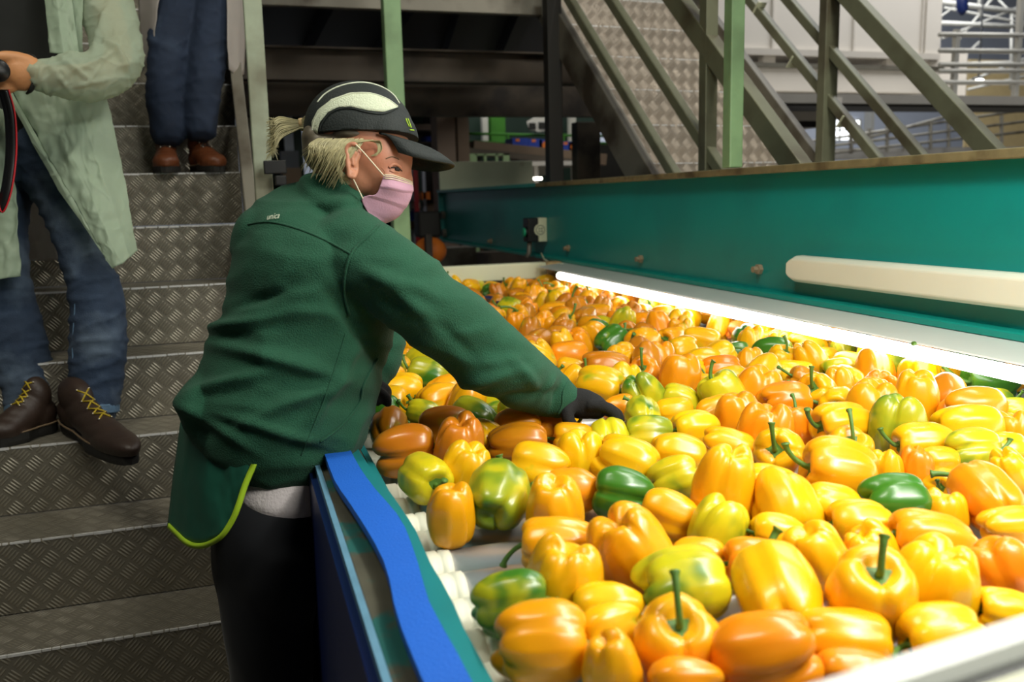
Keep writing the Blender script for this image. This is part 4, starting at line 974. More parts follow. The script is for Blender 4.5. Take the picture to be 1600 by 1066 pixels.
def tail(rnd):
    a = rnd.uniform(-1.25, 1.25); b = rnd.uniform(-1, 1); L = rnd.uniform(.75, 1.05)
    return [(492 + rnd.uniform(-3, 3), 186 + a * 15, HD + b * .020), (472, 194 + a * 6, HD + b * .010), (462, 196 + a * 7, HD + b * .012), (444 - 6 * L, 200 + a * 14, HD + b * .022), (430 - 8 * (L - .8), 208 + a * 20 + 3 * L, HD + b * .028), (420 + rnd.uniform(-5, 16), 214 + a * 24 + rnd.uniform(-4, 10), HD + b * .026)]
strands('ponytail', 420, tail, .0010, M['hair'], 9)
obj('hair_tie', tube([I(474, 194, HD), I(469, 195, HD)], .0115, 16), M['cream_rust'], wm, True)
# ---- mask
def mask_bm():
    cols = [[(600, 273, HD - .062), (594, 290, HD - .064), (587, 304, HD - .060), (565, 311, HD - .060), (580, 340, HD - .045)],
            [(614, 274, HD - .056), (611, 292, HD - .062), (606, 307, HD - .052), (592, 322, HD - .048), (590, 344, HD - .034)],
            [(630, 279, HD - .034), (631, 296, HD - .042), (624, 312, HD - .036), (614, 330, HD - .030), (598, 348, HD - .020)],
            [(644, 285, HD + .000), (646, 297, HD - .006), (640, 315, HD - .006), (624, 338, HD - .002), (602, 350, HD + .000)],
            [(634, 285, HD + .030), (634, 298, HD + .034), (629, 314, HD + .034), (616, 334, HD + .030), (598, 349, HD + .022)],
            [(606, 276, HD + .062), (602, 292, HD + .064), (596, 306, HD + .060), (580, 320, HD + .056), (586, 342, HD + .044)]]
    cols = [spline(c, 8) for c in cols]; rows = list(zip(*cols)); rows = [spline(r, 6) for r in rows]
    bm = bmesh.new(); G = []
    for j, r in enumerate(rows):
        t = j / (len(rows) - 1); pl = 1.6 * ((t * 3.2) % 1 - .5) if .15 < t < .9 else 0
        G.append([bm.verts.new(I(q[0] + pl * (1 if i else 0) , q[1], q[2] - .0016 * pl)) for i, q in enumerate(r)])
    for a, b in zip(G, G[1:]):
        for i in range(len(a) - 1): bm.faces.new((a[i], a[i + 1], b[i + 1], b[i]))
    return bm, rows
mb, rows = mask_bm(); mo = obj('face_mask', mb, M['mask'], wm, True); sm_ = mo.modifiers.new('t', 'SOLIDIFY'); sm_.thickness = .0018
for k, dy in ((0, 0), (1, 1.2), (2, 2.6)):
    obj('mask_edge', tube([I(q[0] + .6, q[1] + dy, q[2] - .002) for q in rows[k][::2]], .0009, 5), M['maskedge'], wm, True)
obj('ear_loop', tube([I(*q) for q in spline([(556, 226, HD - .086), (566, 236, HD - .080), (580, 252, HD - .074), (600, 275, HD - .067)], 5)], .0012, 6), M['loop'], wm, True)
obj('ear_loop', tube([I(*q) for q in spline([(550, 276, HD - .082), (557, 290, HD - .076), (567, 311, HD - .066)], 5)], .0012, 6), M['loop'], wm, True)
# ---- gloved hand resting over a pepper
bm = bmesh.new()
g = DH
add_limb(bm, [(872, 616, g - .004, 22, 1), (888, 624, g, 21, .95), (902, 630, g, 24, .85), (920, 633, g, 22, 1.1), (936, 639, g, 17, 1.6)], n=22)
for dz, ex, ln in ((-.030, 0, .94), (-.010, 4, 1.06), (.011, 5, 1.08), (.031, 2, .96)):
    k = (928, 633)
    add_limb(bm, [(922, 634, g + dz * .8, 10, 1), (944 + ex * .4, 638 + dz * 60, g + dz, 9.5, 1), (958 + ex, 646 + dz * 60, g + dz, 8.8, 1), (962 + ex, 657 + dz * 50, g + dz, 8, 1), (957 + ex, 668 * (1 if ln > 1 else .998) + dz * 40, g + dz - .002, 6.5, 1)], n=12, seg=4)
add_limb(bm, [(892, 630, g - .012, 14, 1), (886, 646, g - .030, 11, 1), (890, 660, g - .034, 9.5, 1), (900, 668, g - .030, 7.5, 1)], n=12, seg=4)
clay('glove', bm, M['glove'], wm, .003, 3, folds(.0012, 2, 1, 1, 40))
bm = bmesh.new(); add_limb(bm, [(560, 590, 1.69, 20, 1), (580, 606, 1.67, 20, .9), (598, 616, 1.66, 17, 1.3)], n=16)
for dz in (-.025, -.008, .009, .026): add_limb(bm, [(592, 612, 1.66 + dz, 8, 1), (604, 622, 1.66 + dz, 7.5, 1), (606, 632, 1.66 + dz, 6.5, 1)], n=10, seg=3)
add_limb(bm, [(575, 606, 1.64, 9, 1), (584, 622, 1.63, 8, 1), (592, 630, 1.63, 6.5, 1)], n=10, seg=3)
clay('glove', bm, M['glove'], wm, .0035, 3)
# ================================================================ two men on the stairs
def boot(parent, heel, toe, m, laces, h=.13, wdt=.05, up_top=None):
    """ankle boot between two points on the sole line; heel and toe are world points"""
    f = (toe - heel); L = f.length; f.normalize(); s = f.cross(Vector((0, 0, 1))).normalized(); u = s.cross(f).normalized()
    def P(a, b, c): return heel + f * (a * L) + u * b + s * c
    bm = bmesh.new(); axs = (f, u, s); k = L / .24
    for a, z, rf, ru, rs in ((.20, .055, .060, .05, .040), (.22, .110, .047, .06, .041), (.34, .070, .060, .055, .040), (.50, .056, .075, .045, .043), (.64, .046, .070, .040, .046), (.80, .038, .062, .034, wdt), (.72, .024, .080, .02, wdt)):
        add_blob(bm, P(a, z, 0), rf * k, ru, rs, axs)
    b = clay('boot_upper', bm, m, parent, .004, 9)
    bm = bmesh.new(); ring = []
    for z in (0, .010, .026, .030):
        r = []
        for i in range(28):
            a = 2 * math.pi * i / 28; x = .5 + .5 * math.cos(a); wd = (wdt if x > .5 else wdt * .82) * (1.06 - .30 * math.exp(-((x - .38) / .14) ** 2))
            r.append(bm.verts.new(P(x * 1.05 - .03, z - .006, wd * math.copysign(abs(math.sin(a)) ** .7, math.sin(a)) * (1 if z > .005 else .96))))
        ring.append(r)
    for a, c in zip(ring, ring[1:]):
        for i in range(28): bm.faces.new((a[i], a[(i + 1) % 28], c[(i + 1) % 28], c[i]))
    bm.faces.new(ring[0][::-1]); bm.faces.new(ring[-1])
    obj('boot_sole', bm, M['sole'], parent)
    obj('welt', tube([P(.5 + .52 * math.cos(2 * math.pi * i / 24) - .0, .026, (wdt * 1.0) * math.copysign(abs(math.sin(2 * math.pi * i / 24)) ** .7, math.sin(2 * math.pi * i / 24)) * (.99 - .2 * math.exp(-((.5 + .5 * math.cos(2 * math.pi * i / 24) - .38) / .14) ** 2))) for i in range(25)], .0028, 6), M['welt'], parent, True)
    tr_ = bvh(b); bm = bmesh.new(); be = bmesh.new()
    for i in range(5):
        t = .30 + .09 * i; hgt_ = .20
        def top(c, a=t):
            o_ = P(a + .10, hgt_, c); h = tr_.ray_cast(o_, (-u - f * .35).normalized()); return h[0] + u * .003 if h[0] is not None else P(a, .09, c)
        l, r, l2, r2 = top(-.017), top(.017), top(-.017, t + .09), top(.017, t + .09)
        mid = top(0, t + .045)
        if i < 4: add_tube(bm, [l, mid, r2], .0026, 5); add_tube(bm, [r, mid + u * .002, l2], .0026, 5)
        for q in (l, r): add_blob(be, q, .0035, .0035, .0035, n=5)
    obj('laces', bm, laces, parent, True); obj('eyelet', be, M['eyelet'], parent, True)
def jeans_fold(seed):
    def f(p):
        x, y = project(p)
        a = noise.noise(Vector((x * .018 + y * .012, y * .032, seed))); b = noise.noise(Vector((x * .05 - y * .03, y * .06, seed + 4))); c = noise.noise(Vector((x * .03, y * .10, seed + 8)))
        return .007 * math.exp(-abs(a) * 6) + .0032 * math.exp(-abs(b) * 6) + .002 * c - .002
    return f
MD = 2.6
mn = thing('person', 'man in sheer white coat and blue jeans on the stairs, holding a camera', 'person', onz(100, 690, .75))
LD, RD = 2.72, 2.66
lL = [(10, 215, 2.80, 62, .9), (2, 330, 2.78, 39, 1.1), (6, 440, 2.76, 38, 1.1), (26, 540, 2.75, 44, 1), (42, 600, 2.74, 38, 1), (46, 640, 2.73, 33, 1)]
lR = [(70, 225, 2.78, 62, .95), (106, 325, 2.74, 39, 1.2), (132, 405, 2.70, 35, 1.2), (152, 470, 2.68, 39, 1.15), (154, 550, 2.67, 41, 1.1), (150, 600, 2.665, 37, 1.1), (148, 640, 2.66, 34, 1.1)]
mtor = [(36, 250, 2.80, 84, .85), (24, 180, 2.82, 88, .85), (14, 80, 2.84, 92, .85), (6, -40, 2.86, 110, .75), (0, -140, 2.87, 118, .65), (0, -185, 2.87, 60, .8)]
arm = [(118, -110, 2.82, 40, 1), (150, -30, 2.80, 40, 1), (178, 50, 2.72, 34, 1), (182, 95, 2.62, 34, 1), (150, 118, 2.54, 34, 1), (100, 120, 2.47, 30, 1), (62, 116, 2.43, 25, 1), (46, 114, 2.42, 22, 1)]
arm2 = [(-118, -110, 2.82, 40, 1), (-160, 0, 2.78, 36, 1), (-170, 80, 2.68, 34, 1), (-110, 118, 2.52, 28, 1), (-50, 122, 2.44, 22, 1)]
bm = bmesh.new()
for l in (lL, lR): add_limb(bm, [r[:3] + (r[3] * .8, r[4]) for r in l])
add_limb(bm, [r[:3] + (r[3] * .86, r[4]) for r in mtor]); add_limb(bm, [(0, -170, 2.87, 34, 1), (0, -230, 2.86, 32, 1)])
add_blob(bm, I(0, -285, 2.85), .085, .125, .10); add_blob(bm, I(0, -280, 2.74), .018, .022, .02)
for a_ in (arm, arm2): add_limb(bm, [r[:3] + (r[3] * .62, r[4]) for r in a_])
# right-hand palm, thumb and fingers closing on the lens
hd_ = 2.40
add_limb(bm, [(58, 114, 2.42, 21, .9), (44, 112, 2.41, 25, .75), (28, 117, 2.40, 26, .7), (16, 121, 2.40, 21, .7)], n=18)
add_limb(bm, [(44, 98, 2.40, 13, 1), (26, 91, 2.385, 10.5, 1), (8, 89, 2.37, 9.5, 1), (-8, 90, 2.36, 8, 1), (-20, 94, 2.36, 7, 1)], n=12)
for i, (dy, dd) in enumerate(((104, .03), (116, .02), (127, .01), (136, .0))):
    add_limb(bm, [(18, dy, 2.40 + dd, 9, 1), (-2, dy + 6, 2.385 + dd, 8.4, 1), (-18, dy + 6, 2.37 + dd, 7.6, 1), (-26, dy - 2, 2.35 + dd, 6.5, 1)], n=12)
add_limb(bm, [(-54, 122, 2.44, 20, .9), (-74, 118, 2.42, 24, .7), (-50, 112, 2.40, 20, .8)], n=16)
clay('body', bm, M['skin_man'], mn, .005, 3)
bm = bmesh.new(); add_blob(bm, I(0, -305, 2.87), .092, .10, .105); clay('hair', bm, M['hair_dark'], mn, .008, 3)
bm = bmesh.new()
for l in (lL, lR): add_limb(bm, l, n=26)
add_limb(bm, [(42, 240, 2.80, 74, .85), (44, 262, 2.79, 74, .85)], n=26)
clay('jeans', bm, M['jeans'], mn, .008, 4, jeans_fold(4))
for l in (lL, lR):
    x, y, d_, w_, r_ = l[-1]; x2, y2 = l[-2][:2]
    bm = bmesh.new(); add_limb(bm, [(x, y - 10, d_, w_ * 1.05, r_), (x, y + 4, d_, w_ * 1.06, r_)], n=26, round_=False); obj('jeans_hem', bm, M['hem'], mn, True)
obj('side_stitching', tube([I(*q) for q in spline([(96, 350, 2.66), (112, 405, 2.625), (117, 470, 2.605), (113, 540, 2.60), (116, 590, 2.60)], 5)], .0018, 5), M['hem'], mn, True)
bm = bmesh.new(); add_limb(bm, [r[:3] + (r[3] * .95, r[4] * 1.02) for r in mtor], n=28); add_limb(bm, [(40, 262, 2.78, 62, .9), (38, 220, 2.80, 88, .95), (30, 170, 2.80, 92, .95)], n=24)
clay('dark_jacket', bm, M['shirt'], mn, .011, 4, folds(.006, 12, 1, 1, 7))
# sheer coat: sleeve, back, two front flaps, lapel
bm = bmesh.new(); add_limb(bm, [r[:3] + (r[3] * (1.0 if i > 5 else 1.12), r[4]) for i, r in enumerate(arm)], n=26, round_=False)
add_blob(bm, I(190, 92, 2.64), .055, .07, .06, rot_axes(-20))
def sleeve_fold(p):
    x, y = project(p); v = 0
    for (cx_, cy_, ang, ln, wd, am) in ((190, 95, -55, 26, 5, .010), (180, 80, -45, 24, 4, .009), (150, 95, 25, 40, 5, .008), (120, 110, -35, 26, 4, .008), (90, 100, 10, 30, 4, .006), (100, 130, -50, 20, 4, .006), (140, 130, 12, 30, 4, .006),
                                        (160, 40, 72, 40, 5, .009), (130, 30, 60, 40, 5, .008), (62, 118, 80, 20, 3, .004), (55, 105, 60, 14, 3, .004), (70, 135, -70, 14, 3, .005)):
        c, s = math.cos(math.radians(ang)), math.sin(math.radians(ang)); dx, dy = x - cx_, -(y - cy_); u = dx * c + dy * s; w2 = -dx * s + dy * c
        v += am * math.exp(-(u / ln) ** 2 - (w2 / wd) ** 2)
    c1 = noise.noise(Vector((x * .025 + y * .02, y * .03 - x * .015, 7))); c2 = noise.noise(Vector((x * .03 - y * .03, y * .03 + x * .02, 17)))
    return v * 1.3 + .007 * noise.noise(Vector((x * .04, y * .05, 2))) + .0045 * (math.exp(-abs(c1) * 18) + .8 * math.exp(-abs(c2) * 18))
clay('coat_sleeve', bm, M['coat'], mn, .0055, 4, sleeve_fold)
bm = bmesh.new(); add_limb(bm, [r[:3] + (r[3] * 1.12, r[4]) for r in arm2], n=22, round_=False); clay('coat_sleeve', bm, M['coat'], mn, .012, 4)
sheet('coat_front', [(16, 138, 2.62), (50, 120, 2.60), (105, 112, 2.62), (158, 110, 2.72)], [(176, 420, 2.50), (190, 412, 2.50), (204, 402, 2.54), (217, 392, 2.60)], M['coat'], mn, .0015, n=90, m=110, wave=.022, seed=3, crease=.0035)
sheet('coat_front', [(12, 150, 2.60), (14, 145, 2.60), (16, 138, 2.62)], [(90, 296, 2.56), (130, 352, 2.53), (176, 420, 2.50)], M['coat'], mn, .0015, n=40, m=60, wave=.006, seed=5, crease=.0035)
sheet('coat_front', [(-60, 170, 2.66), (-20, 160, 2.62), (12, 175, 2.62)], [(-80, 440, 2.62), (-20, 440, 2.60), (34, 432, 2.64)], M['coat'], mn, .0015, n=60, m=80, wave=.022, seed=8, crease=.0035)
sheet('coat_back', [(-70, 200, 3.0), (30, 200, 3.0), (150, 180, 2.95)], [(-60, 408, 3.0), (60, 408, 3.02), (150, 404, 2.96)], M['coat2'], mn, .0015, n=60, m=60, wave=.02, seed=11, crease=.0035)
sheet('coat_lapel', [(62, -60, 2.66), (80, -60, 2.65), (104, -60, 2.66)], [(80, 84, 2.60), (100, 84, 2.58), (124, 82, 2.60)], M['coat'], mn, .0015, n=40, m=60, wave=.012, seed=14, crease=.0035)
sheet('coat_shoulder', [(104, -100, 2.70), (130, -110, 2.70)], [(118, 84, 2.64), (130, 84, 2.66)], M['coat'], mn, .0015, n=20, m=50, wave=.01, seed=15, crease=.0035)
strap_b = spline([(4, 140, 2.36), (14, 180, 2.38), (16, 240, 2.40), (8, 300, 2.40), (-6, 332, 2.40), (-16, 300, 2.40)], 6)
bm = bmesh.new(); add_limb(bm, [(46, 86, 2.43, 2, 1), (54, 92, 2.415, 3.5, 2), (55, 115, 2.41, 4, 2), (50, 138, 2.41, 3.5, 2), (42, 146, 2.43, 2, 1)], n=10); obj('watch_strap', bm, M['shirt'], mn, True)
hz = .758
boot(mn, onz(108, 668, hz) + Vector((-.01, .03, 0)), onz(204, 722, hz), M['boot'], M['lace'])
boot(mn, onz(84, 668, hz) + Vector((.0, .0, 0)), onz(-12, 696, hz), M['boot'], M['lace'])
camo = thing('camera', 'black camera lens held at the left edge by the man in the sheer coat', 'camera', I(-10, 112, 2.34))
a = I(5, 110, 2.22); b = I(-22, 112, 2.38)
obj('lens', tube([I(-2, 110, 2.28), I(-4, 110, 2.285), I(-6, 111, 2.33), I(-20, 111, 2.40)], [.026, .030, .030, .028], 24), M['black'], camo, True)
bb = I(-55, 105, 2.42); obj('camera_body', bx(bb - Vector((.07, .04, .05)), bb + Vector((.06, .04, .055))), M['black'], camo, bevel=.01)
bm = bmesh.new(); prev = None
for q in strap_b:
    p = I(*q); cur = [bm.verts.new(p - RT * .014), bm.verts.new(p + RT * .014), bm.verts.new(p + RT * .014 + FW * .003), bm.verts.new(p - RT * .014 + FW * .003)]
    if prev:
        for k in range(4): bm.faces.new((prev[k], prev[(k + 1) % 4], cur[(k + 1) % 4], cur[k]))
    else: bm.faces.new(cur)
    prev = cur
bm.faces.new(prev[::-1]); sp_ = obj('strap', bm, M['black'], camo, True)
obj('red_edge', tube([I(q[0] + 9.5, q[1], q[2] - .002) for q in strap_b], .0022, 6), M['red'], sp_, True)
# ---------------------------------------------------------------- second man, higher on the stairs
m2 = thing('person', 'person in dark jeans and tan boots standing higher up the stairs', 'person', onz(290, 268, 1.55))
k2 = [(282, -60, 3.52, 42, 1), (274, 20, 3.50, 37, 1), (262, 110, 3.47, 30, 1.1), (260, 165, 3.46, 28, 1.1), (264, 212, 3.45, 25, 1.1)]
k1 = [(340, -60, 3.55, 40, 1), (334, 20, 3.53, 33, 1), (322, 110, 3.50, 28, 1.1), (314, 165, 3.49, 27, 1.1), (313, 205, 3.48, 24, 1.1)]
t2 = [(312, -40, 3.55, 74, .7), (312, -160, 3.58, 70, .7), (312, -280, 3.60, 78, .65), (312, -380, 3.62, 84, .55), (312, -415, 3.62, 40, .8)]
bm = bmesh.new()
for l in (k1, k2): add_limb(bm, [r[:3] + (r[3] * .8, r[4]) for r in l])
add_limb(bm, t2); add_limb(bm, [(312, -400, 3.62, 24, 1), (312, -450, 3.62, 24, 1)]); add_blob(bm, I(312, -495, 3.62), .08, .12, .095)
for s in (-1, 1): add_limb(bm, [(312 + s * 80, -370, 3.62, 26, 1), (312 + s * 95, -240, 3.62, 22, 1), (312 + s * 96, -110, 3.55, 18, 1), (312 + s * 94, -70, 3.52, 18, .6)])
clay('body', bm, M['skin_man'], m2, .012, 4)
bm = bmesh.new()
for l in (k1, k2): add_limb(bm, l, n=24)
add_limb(bm, [(312, -20, 3.55, 70, .75), (312, -80, 3.56, 76, .75)])
clay('jeans', bm, M['jeans_dark'], m2, .009, 4, jeans_fold(9))
bm = bmesh.new(); add_limb(bm, [r[:3] + (r[3] * 1.08, r[4] * 1.1) for r in t2], n=24); clay('shirt', bm, M['shirt'], m2, .015, 3)
sheet('coat_side', [(206, -120, 3.50), (236, -120, 3.40), (262, -120, 3.34)], [(222, 112, 3.52), (230, 100, 3.46), (238, 92, 3.42)], M['coat2'], m2, .002, n=12, m=20, wave=.02, seed=21)
sheet('coat_side', [(352, -120, 3.44), (372, -120, 3.5), (392, -120, 3.58)], [(358, 108, 3.46), (372, 120, 3.5), (382, 116, 3.56)], M['coat2'], m2, .002, n=12, m=20, wave=.02, seed=22)
hz = 1.557
def P2(px, py, dy=0): q = onz(px, py, 1.42); return q
ny = Y0S + RUN * 6
def on_step(px, y): r = dr(px, 272); t = y / r.y; return Vector((r.x * t, y, hz))
boot(m2, on_step(264, ny + .21), on_step(260, ny - .055), M['boot_tan'], M['lace_dark'])
boot(m2, on_step(306, ny + .20), on_step(342, ny - .025), M['boot_tan'], M['lace_dark'])
# ================================================================ bell peppers
def pepper_mesh(name, nl, asp, crease, taper, seed, bend=0, nx=44, nz=30):
    rnd = random.Random(seed); bm = bmesh.new(); rows = []
    lob = [rnd.uniform(.82, 1.12) for _ in range(nl)]; ln = [rnd.uniform(-.07, .12) for _ in range(nl)]; off = rnd.uniform(0, 6)
    for i in range(nz + 1):
        ph = math.pi * (.012 + .976 * i / nz); s, c = math.sin(ph), math.cos(ph); row = []
        for j in range(nx):
            th = 2 * math.pi * j / nx; u = (th / (2 * math.pi) * nl) % nl; k = int(u); f = u - k
            mm = (math.sin(math.pi * f)) ** .42 if 0 < f < 1 else 0
            blend = lob[k] * mm + (1 - mm) * 1; lk = ln[k] * math.sin(math.pi * f) ** .8 if f > 0 else 0
            endw = .45 + .55 * abs(c) ** 1.3 + (.25 if c < 0 else 0) * abs(c)
            r = .5 * s ** .58 * (1 - 1.45 * crease * (1 - mm) * endw) * (1 + (blend - 1) * .8)
            r *= 1 - taper * (1 - c) / 2
            z = .5 * asp * math.copysign(abs(c) ** .82, c)
            if c > 0: z -= .17 * math.exp(-(r / .17) ** 2) + .03 * (1 - mm) * c
            else: z += .15 * math.exp(-(r / .15) ** 2) + .10 * (1 - mm) * abs(c) * s ** .4 - lk * abs(c)
            r *= 1 + .018 * math.sin(3 * th * nl + off) * s + .02 * 2.2 * noise.noise(Vector((math.cos(th) * 1.6, math.sin(th) * 1.6, z * 3 + seed)))
            x, y = r * math.cos(th) + bend * z * z, r * math.sin(th)
            row.append(bm.verts.new((x, y, z)))
        rows.append(row)
    for a, b in zip(rows, rows[1:]):
        for j in range(nx): bm.faces.new((a[j], b[j], b[(j + 1) % nx], a[(j + 1) % nx]))
    bm.faces.new(rows[0]); bm.faces.new(rows[-1][::-1])
    me = bpy.data.meshes.new(name); bmesh.ops.recalc_face_normals(bm, faces=bm.faces); bm.to_mesh(me); bm.free()
    for p in me.polygons: p.use_smooth = True
    me.materials.append(M['pepper']); return me
def stem_mesh(name, asp, seed, bend):
    rnd = random.Random(seed); bm = bmesh.new(); z0 = .5 * asp - .155
    n = 20; ring = []
    for t, zz in ((.04, .03), (.10, .03), (.155, .045), (.19, .035), (.15, .015)):
        ring.append([bm.verts.new(((t + (.03 * math.cos(5 * 2 * math.pi * j / n) if t > .12 else 0)) * math.cos(2 * math.pi * j / n), (t + (.03 * math.cos(5 * 2 * math.pi * j / n) if t > .12 else 0)) * math.sin(2 * math.pi * j / n), z0 + zz)) for j in range(n)])
    for a, b in zip(ring, ring[1:]):
        for j in range(n): bm.faces.new((a[j], b[j], b[(j + 1) % n], a[(j + 1) % n]))
    bm.faces.new(ring[0]); bm.faces.new(ring[-1][::-1])
    L = rnd.uniform(.36, .46); pts = [(0, 0, z0 + .01), (.01, 0, z0 + .10), (bend * .10, 0, z0 + L * .6), (bend * .24, .01, z0 + L * .9), (bend * .34, .02, z0 + L)]
    sp = spline(pts, 4); add_tube(bm, sp, [.052 - .014 * math.sin(math.pi * i / (len(sp) - 1)) + (.012 if i > len(sp) - 3 else 0) for i in range(len(sp))], 10)
    me = bpy.data.meshes.new(name); bmesh.ops.recalc_face_normals(bm, faces=bm.faces); bm.to_mesh(me); bm.free()
    for p in me.polygons: p.use_smooth = True
    me.materials.append(M['stem']); return me
VAR = [(3, 1.10, .15, .10, 1, .0), (4, 1.06, .13, .06, 2, .0), (3, 1.24, .13, .20, 3, .08), (4, 1.16, .16, .12, 4, .0), (3, 1.02, .18, .05, 5, .0), (4, 1.28, .11, .22, 6, .10), (3, 1.14, .16, .16, 7, -.08), (5, 1.04, .12, .08, 8, 0)]
PM = [pepper_mesh('bell_pepper', *v[:4], v[4], v[5]) for v in VAR]
SM = [stem_mesh('stem', v[1], v[4], (-1) ** v[4] * (.5 + .16 * v[4] % 1)) for v in VAR]
COL = {'Y': (.88, .47, .003), 'A': (.87, .385, .003), 'O': (.85, .285, .003), 'B': (.55, .20, .006), 'L': (.62, .52, .010), 'G': (.40, .42, .010), 'D': (.16, .26, .012), 'R': (.72, .20, .02)}  # B: brown skin, also used to paint shade into the crowd
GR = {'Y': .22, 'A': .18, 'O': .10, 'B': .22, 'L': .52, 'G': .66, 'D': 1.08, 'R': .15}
BT = BED - .002
